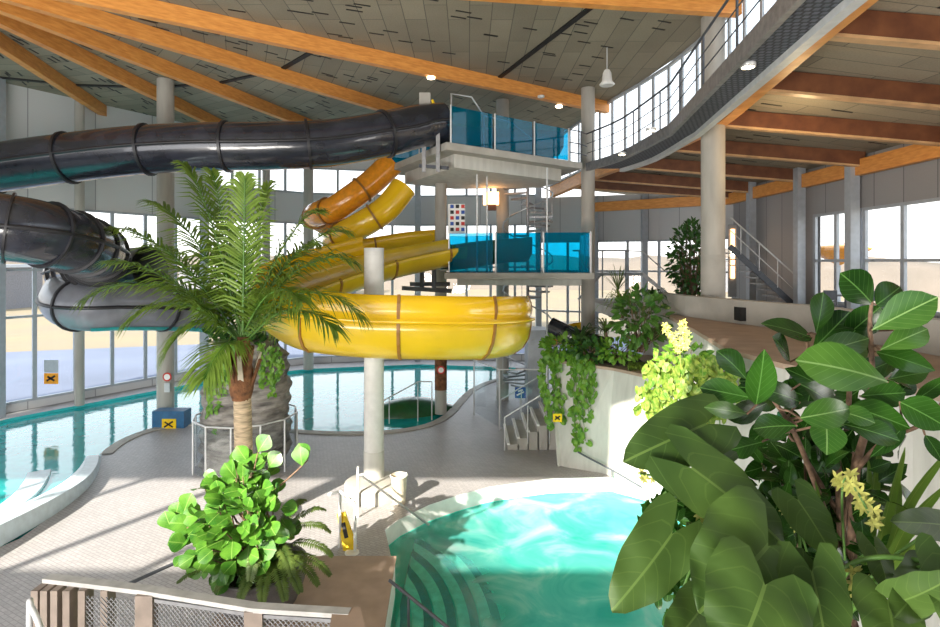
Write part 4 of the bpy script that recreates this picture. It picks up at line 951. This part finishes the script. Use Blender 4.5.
# ---------------------------------------------------------------- outside
b = MB(); b.poly([[(-160,-30),(160,-30),(160,220),(-160,220)],outer],-.25); tag(b.build('outdoor_grass','grass'), 'dry pale grass outside the windows','grass',kind='stuff')
b = MB(); b.prism([V((-60,10,0)),V((-20,10,0)),V((-18.6,21,0)),V((-14,29,0)),V((-3,35,0)),V((20,33,0)),V((30,42,0)),V((-5,44,0)),V((-30,36,0)),V((-60,28,0))],-.3,-.1); b.build('outdoor_paving','road')['kind']='structure'
m = MB(); n_ = 120; vs = []
for i in range(n_+1):
    a = -.15*PI+1.3*PI*i/n_; r_ = 120; h = 7+5*noise.noise(V((i*.12,0,3)))+2*noise.noise(V((i*.6,1,3)))
    for (rr_, z) in ((r_,-1),(r_+10,h*.75),(r_+22,h)): vs.append((rr_*math.cos(a), rr_*math.sin(a), z))
m.add(vs, [(3*i+k, 3*i+k+1, 3*i+k+4, 3*i+k+3) for i in range(n_) for k in range(2)], sm=True)
m.build('outdoor_hills','hill')['kind']='structure'
def house(x, y, w_, d_, h_, lab):
    o = thing('distant_building', lab, 'building', (x,y,-.25)); MB().bx(x,x+w_,y,y+d_,-.25,h_).build('wall','house',o); MB().bx(x-.3,x+w_+.3,y-.3,y+d_+.3,h_,h_+.4).build('roof','mull',o)
    k = int(w_//3)
    for i in range(k): MB().bx(x+1+3*i,x+2.2+3*i,y-.05,y+.02,h_*.45,h_*.75).build('window','dsteel',o)
house(-80,64,22,12,5,'low pale building far outside the left windows')
house(-52,100,30,8,4.5,'long pale building far outside behind the palm')
house(45,110,30,8,6,'pale building far outside the right-hand windows')
for i,(x,y,w_) in enumerate(((-47,62,1.6),(-38,64,2))):
    o = thing('parked_car', ['pinkish red car parked outside the left windows','second red car parked farther outside the left windows'][i],'car',(x,y,-.1))
    MB().prism([V((x,y,0)),V((x+3.6,y,0)),V((x+3.6,y+1.6,0)),V((x,y+1.6,0))],.3,.95).build('body','pink',o); MB().prism([V((x+.7,y+.1,0)),V((x+2.9,y+.1,0)),V((x+2.9,y+1.5,0)),V((x+.7,y+1.5,0))],.95,1.45).build('cabin','dsteel',o)
    for wx in (.7,2.9): MB().tube([(x+wx,y-.05,.2),(x+wx,y+.15,.2)],.32,14).build('wheel','black',o)
p0 = V((16.6,25.5,0)); o = thing('outdoor_canopy', 'orange cone shaped canopy outside the right-hand windows', 'canopy', (17.5,25,0))
cp = at(826,258,26); MB().lathe([(.05,.0),(.5,.25),(1.25,.72),(1.3,.8),(.6,.95),(.05,1.05)], (cp.x+.6,26,cp.z-.35), 24).build('cone','amber',o); MB().cyl(cp.x+.6,26,-.2,cp.z-.3,.08,8).build('pole','mull',o)
# ---------------------------------------------------------------- plants
def rv(s=1): return V((R(-s,s), R(-s,s), R(-s,s)))
def frond(m, P, W, npair, n0=V((0,0,1)), droop=.35, lw=.045, tipf=.35, rach='', ang=.9, jit=.05):
    """feather leaf: leaflets in pairs along the rachis points P"""
    path = smooth_path(P, 8); K = len(path)-1
    for j in range(npair):
        t = .12+.88*j/(npair-1); f = t*K; i = min(int(f), K-1); c = path[i].lerp(path[i+1], f-i)
        d = (path[min(i+1,K)]-path[max(i-1,0)]).normalized(); side = d.cross(n0)
        side = side.normalized() if side.length > .05 else V((1,0,0)); up = side.cross(d)
        L = W*(math.sin(PI*(.12+.80*t))**.7)*(1-.25*t)
        for sg in (-1, 1):
            dd = (side*sg*math.cos(ang*(.55+.5*t))+d*math.sin(ang*(.55+.5*t))+up*R(.0,.22)+rv(jit)).normalized()
            tip = c+dd*L*R(.9,1.05)+V((0,0,-droop*L)); mid = c+dd*L*.55+V((0,0,-droop*L*.18))
            m.strip([c, c.lerp(mid,.55)+V((0,0,.01)), mid, tip], lw, n=up, fold=.25)
    return path
# palm tree
PB = V((-4.82,12.0,0)); PC = at(243,345,12.0)
palm = thing('palm_tree', 'tall palm with feathery fronds and a pale trunk in front of the rock pillar', 'palm', (PB.x,PB.y,0))
m = MB(); tp = [V((PB.x,12,0)), V((PB.x-.02,12,1.2)), V((PB.x-.05,12,2.4)), V((PC.x-.02,12,3.05))]
pth = smooth_path(tp, 10); m.tube(pth, [.19-.02*i/len(pth)+.008*(i%2) for i in range(len(pth))], 16); m.build('trunk','bark',palm)
m = MB(); m.tube(smooth_path([V((PC.x-.03,12,2.75)),V((PC.x-.03,12,3.1)),V((PC.x,12,3.55)),V((PC.x,12,4.1))],5), [.19,.2,.22,.24,.25,.25,.24,.23,.22,.2,.18,.17,.16,.15,.14,.12], 14); m.build('crown_shaft','fibre',palm)
for k in range(9):
    a = k*2*PI/9; m = MB(); c0 = V((PC.x+.17*math.cos(a),12+.17*math.sin(a),3.0+.12*(k%3))); m.beam(c0, c0+V((.20*math.cos(a),.20*math.sin(a),.62)), .12, .05, up=(math.cos(a),math.sin(a),.2), w2=.07); m.build('cut_frond_base','cream' if k%2 else 'fibre',palm)
tips = [(185,165,12.4,.9),(212,172,13.0,.6),(245,178,11.7,.5),(268,186,12.5,.6),(150,202,12.8,.9),(112,228,12.6,.9),(108,262,11.8,.7),(85,300,11.4,1.15),(128,322,10.9,.9),(205,378,10.7,.5),(166,352,11.3,.9),(318,212,12.6,.9),(345,232,12.9,1.0),(352,262,11.9,1.0),(362,318,11.6,1.25),(335,330,10.9,.9),(300,300,10.6,.8),(280,330,13.6,.9),(225,225,14.3,.7),(320,245,14.2,.9),(150,245,14.2,.8),(190,300,14.0,.9)]
for px, py, Y, arch in tips:
    T = at(px, py, Y); S = V((PC.x+R(-.06,.06), 12+R(-.06,.06), 4.0+R(-.1,.15)))
    mid = S.lerp(T,.5)+V((0,0,arch*.62)); q = S.lerp(T,.8)+V((0,0,arch*.42))
    m = MB(); path = frond(m, [S, S.lerp(mid,.55)+V((0,0,.12*arch)), mid, q, T], 1.05, 44, droop=.42, lw=.055, ang=1.0, jit=.12)
    fr_ = m.build('frond','palm',palm)
    MB().tube(path[:-2], [.028*(1-.8*i/len(path)) for i in range(len(path)-2)], 5).build('frond_stalk','gstem',fr_)
tag(MB().lathe([(.0001,0.5),(.42,.5),(.5,.45),(.45,0)][::-1], (PB.x,12,0), 24, capt=False).build('palm_planter','pot'),'dark round planter at the foot of the tall palm','planter')
# round leaved shrub + fern in the pot
pc = V((-3.25,8.7,.31)); o = thing('plant_pot','dark bowl shaped stone pot holding the round leaved shrub','pot',pc)
MB().lathe([(.38,0),(.55,.15),(.66,.42),(.68,.66),(.70,.70),(.64,.70),(.60,.62),(.0001,.60)], pc, 32, capt=False).build('bowl','pot',o)
MB().lathe([(.60,.61),(.3,.64),(.0001,.65)], pc, 24, capb=False, capt=False).build('soil','soil',o)
sh = thing('round_leaved_shrub','bushy shrub with bright green round leaves behind the metal fence','shrub',pc+V((0,0,.6)))
m = MB(); st = MB(); random.seed(21)
cen = at(243,520,8.6); top = pc+V((0,0,.62))
for k in range(230):
    u = rv(); 
    while u.length > 1 or u.length < .35: u = rv()
    if k < 160: u.y = -abs(u.y)
    # silhouette of a rounded cone: wide low, narrow at the top
    z = u.z; wx = .98*(1-.42*max(0,z)); c = cen+V((u.x*wx*(1.02 if u.x<0 else .86), u.y*.8, z*1.02+.02))
    out = (c-cen+V((0,0,.2))).normalized(); n = (V((0,-.75,.6))+out*.5+rv(.35)).normalized(); d = (out+V((0,-.1,-.25))+rv(.5)).normalized(); s_ = R(.19,.31)
    m.leaf(c-d*s_*.5, d, n, s_, s_*.92, 'fiddle' if k%3 else 'round', droop=R(.1,.6), cup=R(.05,.25))
    if k%3==0: st.tube([top+V((R(-.2,.2),R(-.2,.2),0)), top.lerp(c,.5)+rv(.12), c-d*s_*.5], [.022,.016,.008], 5)
for px, py in ((258,452),(248,462),(268,468),(302,466),(262,488),(236,478),(175,522),(184,512),(172,530),(308,460)):
    c = at(px,py,8.3+R(0,.5)); m.leaf(c, V((R(-.6,.6),R(-.3,0),.8)), V((0,-1,.3))+rv(.2), .30, .27,'fiddle',droop=.3,cup=.15); st.tube([cen+V((0,0,.3)), cen.lerp(c,.6), c],[.018,.014,.008],5)
m.build('foliage','clus',sh); st.build('stems','stem',sh)
fe_ = thing('fern','dark green fern drooping over the right side of the stone pot','fern',pc+V((.3,0,.6)))
S0 = pc+V((.15,-.1,.62))
for px, py, Y, ar in ((332,556,8.4,.35),(330,532,8.6,.4),(318,585,8.1,.3),(300,592,7.9,.3),(285,600,7.8,.3),(262,602,7.7,.25),(240,600,7.8,.25),(325,510,8.9,.35),(305,500,9.1,.3),(178,582,8.0,.25),(215,592,7.9,.25),(330,575,8.3,.3),(292,575,7.9,.4),(250,580,7.9,.4),(200,560,8.0,.25)):
    T = at(px,py,Y); m = MB(); md = S0.lerp(T,.5)+V((0,0,ar)); path = frond(m,[S0, S0.lerp(md,.6)+V((0,0,.08)), md, S0.lerp(T,.82)+V((0,0,ar*.55)), T], .17, 38, droop=.15, lw=.035, ang=.35); m.build('frond','fern',fe_)
# vines on the rock
def vine(m, st, P, n, s_, spread=.06, nrm=V((0,-1,.3))):
    path = smooth_path(P,6); K = len(path)-1
    st.tube(path, .008, 4)
    for k in range(n):
        f = R(0,K-.01); i = int(f); c = path[i].lerp(path[i+1], f-i)+rv(spread); d = (V((R(-.8,.8),-.25,-.7))+rv(.3)).normalized()
        m.leaf(c, d, nrm+rv(.5), s_*R(.7,1.3), s_*R(.6,1.1), 'heart', droop=R(.1,.6), cup=.15, seg=5)
def climbing(name, lab, cat, starts, n, s_, mat='ivy', spread=.08, nrm=V((0,-1,.3))):
    o = thing(name, lab, cat, starts[0][0]); m = MB(); st = MB()
    for P in starts: vine(m, st, P, n, s_, spread, nrm)
    m.build('leaves',mat,o); st.build('stems','gstem',o); return o
random.seed(4)
climbing('creeping_vine','green vine hanging on the left side of the grey rock pillar','vine',[[at(x,y0,14.72),at(x-3,(y0+y1)/2,14.62),at(x-6,y1,14.68)] for x,y0,y1 in ((222,345,430),(228,350,400),(216,352,415),(234,345,385))],55,.10)
climbing('creeping_vine','green vine hanging on the right side of the grey rock pillar','vine',[[at(x,y0,14.72),at(x+2,(y0+y1)/2,14.66),at(x+1,y1,14.74)] for x,y0,y1 in ((262,345,385),(270,347,395),(277,350,378))],55,.10)
m = MB(); 
for k in range(260):
    a = R(0,2*PI); r_ = 1.05*math.sqrt(R(0,1)); c = V((rc[0]+r_*math.cos(a), rc[1]+r_*math.sin(a), 3.5+R(0,.35))); m.leaf(c, rv()+V((0,0,.3)), V((0,-.4,1))+rv(.5), .22, .13,'oval',droop=.5)
tag(m.build('ground_cover','dpl'),'dark green plants growing on top of the rock pillar','plant',kind='stuff')
# planter top: hanging ivy, palms, shrub
PW = [(-.0,0)]
def on_wall(px, z, off=.12):
    """point just outside the planter wall face for a bearing px"""
    for a, c, la, lc in zip(L1[:4], L1[1:5], LB[:4], LB[1:5]):
        pass
    tz = max(0, min(1, z/2.72)); pts = [LB[i].lerp(L1[i], tz) for i in range(6)]
    k = (px-CX)/FP
    for p, q in zip(pts[:-1], pts[1:]):
        # intersect x = k*y with p..q
        den = (q.x-p.x)-k*(q.y-p.y)
        if abs(den) < 1e-9: continue
        t = (k*p.y-p.x)/den
        if -.02 <= t <= 1.02:
            c = p.lerp(q, t); n = V((-(q.y-p.y), q.x-p.x, 0)).normalized()
            if n.y > 0: n = -n
            return V((c.x, c.y, z))+n*off
    return V((pts[0].x, pts[0].y, z))+V((-.05,-off,0))
def hang(px, z0, z1, dx=0): return [on_wall(px, z0, .05)+V((0,0,.1)), on_wall(px+1, z0-.1, .14), on_wall(px+dx*.5, (z0+z1)/2, .12), on_wall(px+dx, z1, .12)]
random.seed(9)
climbing('trailing_ivy','green ivy trailing down the left corner of the planter wall','ivy',[hang(553+i*3,2.85,1.2+R(-.2,.9),6) for i in range(3)]+[[V((2.3,16.6,2.9)),V((2.1,16.4,2.7)),V((2.15,16.1,1.9)),V((2.3,15.9,1.0+.4*i))] for i in range(3)],36,.13,spread=.09)
climbing('trailing_ivy','longest strand of green ivy hanging down the middle of the planter wall','ivy',[hang(572+i*4,2.85,[.55,.9,.8,1.4][i],7) for i in range(4)],48,.14,spread=.10)
climbing('trailing_ivy','short strand of ivy hanging right of the longest strand on the planter wall','ivy',[hang(590+i*3,2.8,1.5+.4*i,3) for i in range(2)],26,.12,spread=.07)
def bush(name, lab, cat, c, r_, n, s_, mat, shape='oval', squash=.8, stem=True, base=None):
    o = thing(name, lab, cat, base or c); m = MB(); st = MB(); b0 = V(base) if base else V(c)-V((0,0,r_*squash))
    for k in range(n):
        u = rv()
        while u.length > 1 or u.length < .3: u = rv()
        p = V(c)+V((u.x*r_, u.y*r_, u.z*r_*squash)); d = (u+rv(.6)).normalized(); ss = s_*R(.7,1.3)
        m.leaf(p, d, (V((0,-.5,.7))+rv(.5)).normalized(), ss, ss*.55 if shape!='round' else ss*.85, shape, droop=R(.1,.7), seg=5)
        if stem and k%6==0: st.tube([b0+V((R(-.1,.1),R(-.1,.1),0)), b0.lerp(p,.6)+rv(.05), p],[.015,.01,.005],5)
    m.build('foliage',mat,o)
    if st.v: st.build('stems','stem',o)
    return o
def spiky(name, lab, c, n, L, mat='palm', w_=.05, h=.0, el=(.2,1.2), arch=.4, trunk=None):
    o = thing(name, lab, 'plant', c); m = MB(); c = V(c)
    for k in range(n):
        a = R(0,2*PI); e = R(*el); d = V((math.cos(a)*math.cos(e), math.sin(a)*math.cos(e), math.sin(e))); l = L*R(.7,1.1); b_ = c+V((0,0,h))
        m.strip([b_, b_+d*l*.4+V((0,0,.02)), b_+d*l*.75-V((0,0,arch*l*.2)), b_+d*l-V((0,0,arch*l*.75))], w_, fold=.3)
    m.build('leaves',mat,o)
    if h: MB().tube([c, c+V((.02,0,h*.5)), c+V((0,0,h))], [.06,.05,.045], 8).build('trunk','stem',o)
    return o
random.seed(12)
spiky('small_palm','small spiky palm on the planter wall near the far yellow slide end',(2.0*1.68,17.0,2.82),46,1.0,'dpl',.06,.45,(.0,1.1),.7)
spiky('small_palm','slim spiky plant in the middle of the planter wall top',at(606,350,15.9),40,.75,'fern',.05,.5,(.1,1.2),.6)
bush('leafy_bush','low bright bush at the left end of the planter wall top','bush',at(563,347,16.6),.65,150,.22,'ivy',squash=.5)
bush('leafy_bush','low dark bush between the two spiky plants on the planter wall','bush',at(590,350,16.1),.65,170,.2,'dpl',squash=.5)
bush('leafy_bush','low green bush beside the tall round leaved plant on the planter wall','bush',at(617,350,15.6),.55,150,.18,'ivy',squash=.5)
bush('tall_leafy_plant','tall plant with dense green heart shaped leaves at the right of the planter wall top','plant',at(640,318,15.4),.72,230,.26,'figl','oval',1.1,base=at(640,352,15.4))
spiky('feathery_palm','feathery small palm rising behind the tall leafy plant on the planter',at(622,318,16.4),44,.9,'palm',.05,.35,(.1,1.2),.7)
spiky('feathery_palm','low spiky top of greenery right of the feathery small palm',at(652,306,16.6),36,.8,'dpl',.05,.2,(.1,1.1),.7)
m = MB()
for k in range(500):
    t = R(0,1); p = at(628+30*t,351,14.9+R(0,.7)); p.z = 2.8; m.strip([p, p+V((R(-.03,.03),R(-.03,.03),.09)), p+V((R(-.08,.08),R(-.08,.08),.14))], .02)
tag(m.build('grass_patch','palm'),'short green grass patch on the planter wall top','grass',kind='stuff')
m = MB(); m.prism([V((2.75,16.65,0)),V((3.95,15.7,0)),V((4.9,15.2,0)),V((5.0,16.6,0)),V((4.4,17.2,0))],2.8,2.84); tag(m.build('planter_soil','soil'),'dark soil bed on the planter wall top','soil',kind='stuff')
# tree behind the thick column
c = at(691,262,20.5); bush('bamboo_tree','tall narrow bushy tree left of the thick round column','tree',c,.8,900,.2,'dpl','lance',1.9,base=(c.x,20.5,3.95))
spiky('plume_grass','pale brown branching plant in front of the far windows',at(618,300,17.6),30,1.0,'fern',.03,.3,(.6,1.4),.2)
# sunlit variegated vine and flowering stems at the right terrace
random.seed(15)
def cyl_fill(lab, cpts, n, s_, mat, spread): return climbing('variegated_ivy', lab, 'ivy', cpts, n, s_, mat, spread)
cyl_fill('sunlit yellow green variegated ivy hanging over the white terrace wall',[[at(x,362,8.6),at(x-2,378,8.4),at(x-8,400,8.3),at(x-14+R(-6,6),y,8.2)] for x,y in ((690,425),(700,440),(708,445),(716,430),(728,425),(678,418),(668,405),(660,395))],60,.11,'ivyl',.17)
bush('leafy_bush','dark leafy plant standing behind the variegated ivy','bush',at(684,366,9.2),.46,150,.15,'ivy',squash=1.0)
# flower spikes
def flower(m, c, s_, nrm=V((0,-1,0))):
    for k in range(6):
        a = 2*PI*k/6+R(-.2,.2); d = (V((math.cos(a),-.35,math.sin(a)))+rv(.2)).normalized(); m.leaf(c, d, V((0,-1,.2)), s_, s_*.36,'oval',droop=.3,cup=.2,seg=4)
def spike(lab, P, n, s_, spread, mat='petal'):
    o = thing('flower_spike', lab, 'flower', P[0]); path = smooth_path(P,6); st = MB().tube(path,.006,5); st.build('stem','gstem',o); m = MB(); K = len(path)-1
    for k in range(n):
        f = K*(.35+.65*k/n); i = min(int(f),K-1); flower(m, path[i].lerp(path[i+1],f-i)+rv(spread), s_)
    m.build('blossoms',mat,o)
spike('yellow white flower stem left of the pair behind the variegated ivy',[at(690,365,8.9),at(680,350,8.8),at(672,335,8.8),at(664,325,8.8)],22,.06,.05)
spike('yellow white flower stem right of the pair behind the variegated ivy',[at(682,365,8.9),at(684,348,8.8),at(684,335,8.8),at(681,322,8.8)],22,.06,.05)

# ---------------------------------------------------------------- foreground planter, right
fgc = (1.2,3.1)
o = thing('foreground_planter','planter box below the large foreground plants at the lower right','planter',(2.6,2.0,3.2))
MB().prism([V((1.0,1.2,0)),V((4.6,1.2,0)),V((4.6,3.15,0)),V((1.3,3.15,0))],3.0,3.5).build('box','concw',o)
MB().prism([V((1.08,1.28,0)),V((4.52,1.28,0)),V((4.52,3.07,0)),V((1.38,3.07,0))],3.5,3.54).build('soil','soil',o)
random.seed(31)
fig = thing('rubber_fig','large fig plant with glossy green oval leaves on brown stems, tallest in the foreground','plant',(2.0,3.05,3.54))
st = MB(); mf = MB(); ml = MB()
def stemP(pts, r0, r1=.008):
    P = smooth_path([at(x,y,Y) for x,y,Y in pts],6); st.tube(P,[r0+(r1-r0)*i/(len(P)-1) for i in range(len(P))],8); return P
S1 = stemP([(838,640,3.0),(842,560,3.05),(838,470,3.1),(826,420,3.15),(812,370,3.2),(806,335,3.2)],.030)
S2 = stemP([(850,640,3.0),(852,540,3.0),(856,470,3.0),(868,420,3.0),(872,370,3.05),(870,325,3.05),(872,300,3.05)],.028)
S3 = stemP([(832,640,3.1),(838,520,3.2),(846,440,3.25),(850,380,3.3),(852,335,3.3)],.026)
S4 = stemP([(842,560,3.05),(810,470,2.95),(790,425,2.9),(770,395,2.9),(757,372,2.9)],.016)
S5 = stemP([(856,470,3.0),(885,440,2.9),(920,425,2.85),(945,400,2.8)],.014)
S6 = stemP([(842,520,3.1),(800,450,3.3),(775,420,3.4)],.014)
def pleaf(bx_, by_, tx, ty, wpx, Y, shape='fiddle', m=None, tilt=.35, droop=.45, cup=.16, pet=None, dY=-.08, wave=0):
    a = at(bx_,by_,Y); b_ = at(tx,ty,Y+dY); d = b_-a; L = d.length*1.08; Wd = wpx*Y/FP
    n = V((R(-.25,.25), -1, tilt+R(-.15,.15))); (m or mf).leaf(a+n.normalized()*.0, d, n, L, Wd, shape, droop=droop, cup=cup, wave=wave, seg=9)
    if pet is not None: st.tube([pet, pet.lerp(a,.5)+V((0,0,.01)), a],[.007,.006,.005],5)
def near(P, a): return min(P, key=lambda q: (q-a).length)
FL = [(873,305,852,277,34,3.05,0),(876,305,906,284,30,3.05,0),(872,330,931,298,36,3.0,1),(816,334,826,292,22,3.2,0),(812,338,771,320,26,3.2,0),(812,350,850,312,28,3.25,0),(840,340,878,312,28,3.3,0),(828,362,874,331,34,3.1,1),(806,358,868,336,26,3.0,1),(888,382,820,356,48,2.85,1),(880,350,930,326,26,2.95,1),(876,352,934,366,26,3.05,0),(790,362,782,338,26,3.15,0),(747,380,724,350,28,2.9,0),(756,405,766,356,30,2.85,0),(752,398,704,388,26,2.85,0),(800,402,766,386,24,2.95,0),(800,384,842,404,34,2.95,0),(797,426,757,424,26,2.8,0),(826,420,829,452,36,2.75,1),(832,410,872,416,22,2.8,1),(843,424,897,436,28,2.8,0),(850,406,908,424,30,2.85,0),(900,402,948,424,34,2.75,0),(747,414,720,408,16,2.85,1),(762,442,730,450,22,2.95,0),(800,418,860,408,30,2.7,1),(860,396,905,392,26,2.9,0),(835,395,800,370,26,3.1,0),(790,420,765,440,20,3.0,0),(900,330,925,312,20,3.2,0)]
for bx_,by_,tx,ty,wp,Y,l in FL:
    a = at(bx_,by_,Y); pl_ = min((near(S,a) for S in (S1,S2,S3,S4,S5,S6)), key=lambda q:(q-a).length)
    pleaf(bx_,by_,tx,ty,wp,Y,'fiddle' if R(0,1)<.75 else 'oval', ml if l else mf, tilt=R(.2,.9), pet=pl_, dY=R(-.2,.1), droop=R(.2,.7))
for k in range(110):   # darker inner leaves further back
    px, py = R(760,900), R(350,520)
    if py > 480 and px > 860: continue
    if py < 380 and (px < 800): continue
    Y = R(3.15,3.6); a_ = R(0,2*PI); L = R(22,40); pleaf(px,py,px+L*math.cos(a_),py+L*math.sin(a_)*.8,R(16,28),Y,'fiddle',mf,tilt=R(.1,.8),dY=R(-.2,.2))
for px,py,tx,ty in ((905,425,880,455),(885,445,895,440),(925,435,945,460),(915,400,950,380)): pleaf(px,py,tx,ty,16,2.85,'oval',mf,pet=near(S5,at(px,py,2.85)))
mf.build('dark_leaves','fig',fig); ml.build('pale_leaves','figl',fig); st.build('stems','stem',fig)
# elephant ears
ee = thing('elephant_ear_plant','plant with very large dull green heart shaped leaves in the lower right foreground','plant',(1.9,2.7,3.54))
root = V((1.75,2.85,3.56)); random.seed(33)
EL_ = [(706,424,640,452,58,2.75,.1),(716,446,662,452,34,2.85,.2),(692,468,790,538,64,2.6,.1),(768,546,716,606,112,2.35,.15),(672,534,624,604,60,2.6,.1),(765,585,742,660,100,2.2,.1),(812,572,832,660,62,2.3,.1),(888,600,900,660,60,2.25,.1),(925,578,905,612,44,2.3,.1),(798,500,832,548,40,2.65,.1),(945,525,910,520,30,2.4,.1),(875,548,895,590,30,2.5,.1),(948,560,960,620,50,2.2,.1),(905,600,950,585,40,2.2,.1),(700,610,676,645,46,2.5,.1)]
for i,(bx_,by_,tx,ty,wp,Y,ti) in enumerate(EL_):
    m = MB(); a = at(bx_,by_,Y); b_ = at(tx,ty,Y-.15); n = V((R(-.2,.2),-1,R(.35,.8))); L = (b_-a).length*1.15
    m.leaf(a,b_-a,n,L,wp*Y/FP,'heart',droop=R(.2,.5),cup=-.08,wave=.085,seg=12); lf = m.build('leaf','eleph',ee)
    r0 = root+V((R(-.15,.15),R(-.15,.15),0)); P = smooth_path([r0, r0.lerp(a,.5)+V((0,.05,.12)), a+V((0,.02,-.01))],5); MB().tube(P,[.012-.006*i_/len(P) for i_ in range(len(P))],6).build('leaf_stalk','gstem',lf)
MB().tube(smooth_path([at(832,585,2.5),at(850,565,2.45),at(880,557,2.4),at(915,560,2.35),at(950,568,2.3)],6),.011,8).build('leaf_stalk','gstem',ee)
# strap leaves
sp_ = thing('strap_leaved_plant','plant with long arching strap leaves at the right edge below the fig leaves','plant',(1.95,2.9,3.54)); m = MB(); random.seed(40)
for bx_,by_,mx_,my_,tx,ty,Y,wd in ((868,600,885,520,905,447,3.0,15),(872,600,893,530,898,470,3.05,16),(874,600,905,510,950,448,2.9,14),(874,600,905,530,945,485,2.8,17),(878,600,915,545,955,500,2.7,13),(862,600,872,500,880,440,3.15,15),(850,600,866,520,868,458,3.1,14),(868,600,900,545,930,520,2.9,9),(845,610,830,560,815,480,3.0,12),(850,610,790,570,760,520,3.0,11),(872,600,920,560,960,545,2.8,12),(860,600,850,520,846,470,3.2,15),(866,600,905,555,948,590,2.6,12)):
    m.strip(smooth_path([at(bx_,by_,Y),at(mx_,my_,Y),at(tx,ty,Y-.1)],6), wd*Y/FP, n=V((.2,-1,.4)), fold=.3, taper=1)
m.build('leaves','strap',sp_)
random.seed(44)
spike('pale yellow orchid like flower cluster in front of the brown fig stems',[at(845,560,2.7),at(842,500,2.65),at(846,478,2.65),at(862,500,2.6),at(872,520,2.6)],17,.045,.03)
spike('pale yellow flower cluster near the bottom below the largest cluster',[at(880,640,2.5),at(865,600,2.45),at(858,585,2.42),at(852,575,2.42)],9,.045,.02)
spike('small yellow flower cluster between the heart shaped leaves and fig stems',[at(815,580,2.8),at(800,530,2.75),at(792,515,2.72),at(785,503,2.72)],10,.035,.02)
spike('horizontal yellow flower stem reaching left over the hot pool',[at(712,508,2.75),at(692,488,2.72),at(668,478,2.7),at(640,474,2.7)],16,.028,.02)
spike('yellow flower cluster left of the large heart shaped leaves',[at(712,560,2.8),at(712,535,2.75),at(706,520,2.72),at(698,508,2.72)],10,.035,.02)
spike('yellow flower stem above the large heart shaped leaf at the left',[at(720,460,2.95),at(712,442,2.95),at(706,430,2.9),at(700,418,2.9)],14,.035,.02)
spike('pale flower stem at the bottom edge below the small trailing leaves',[at(700,650,2.6),at(694,620,2.6),at(690,600,2.6),at(692,590,2.6)],10,.035,.02)
tv = [[at(712,500,2.95),at(690,480,2.9),at(668,490,2.9),at(655,510,2.9)],[at(720,560,3.0),at(700,575,2.95),at(700,600,2.9),at(706,635,2.9)],[at(715,520,2.95),at(690,500,2.9),at(665,505,2.9),at(650,520,2.9)],[at(712,520,2.95),at(685,530,2.9),at(670,560,2.9),at(660,600,2.9)],[at(715,530,3.0),at(695,560,2.95),at(680,600,2.9),at(676,640,2.9)],[at(715,520,3.0),at(700,540,2.95),at(705,580,2.9),at(690,620,2.9)]]
climbing('small_leaved_climber','thin climber with small dark leaves overhanging the hot pool','vine',tv,34,.055,'fig',.05)
bush('leafy_bush','dark leafy filling between the large foreground leaves','bush',at(765,560,3.05),.42,170,.16,'fig',squash=1.0,base=(1.7,2.9,3.54))
bush('leafy_bush','dark foliage behind the orchid like flower cluster','bush',at(820,500,3.2),.34,120,.17,'fig',squash=1.1,base=(2.0,3.0,3.54))
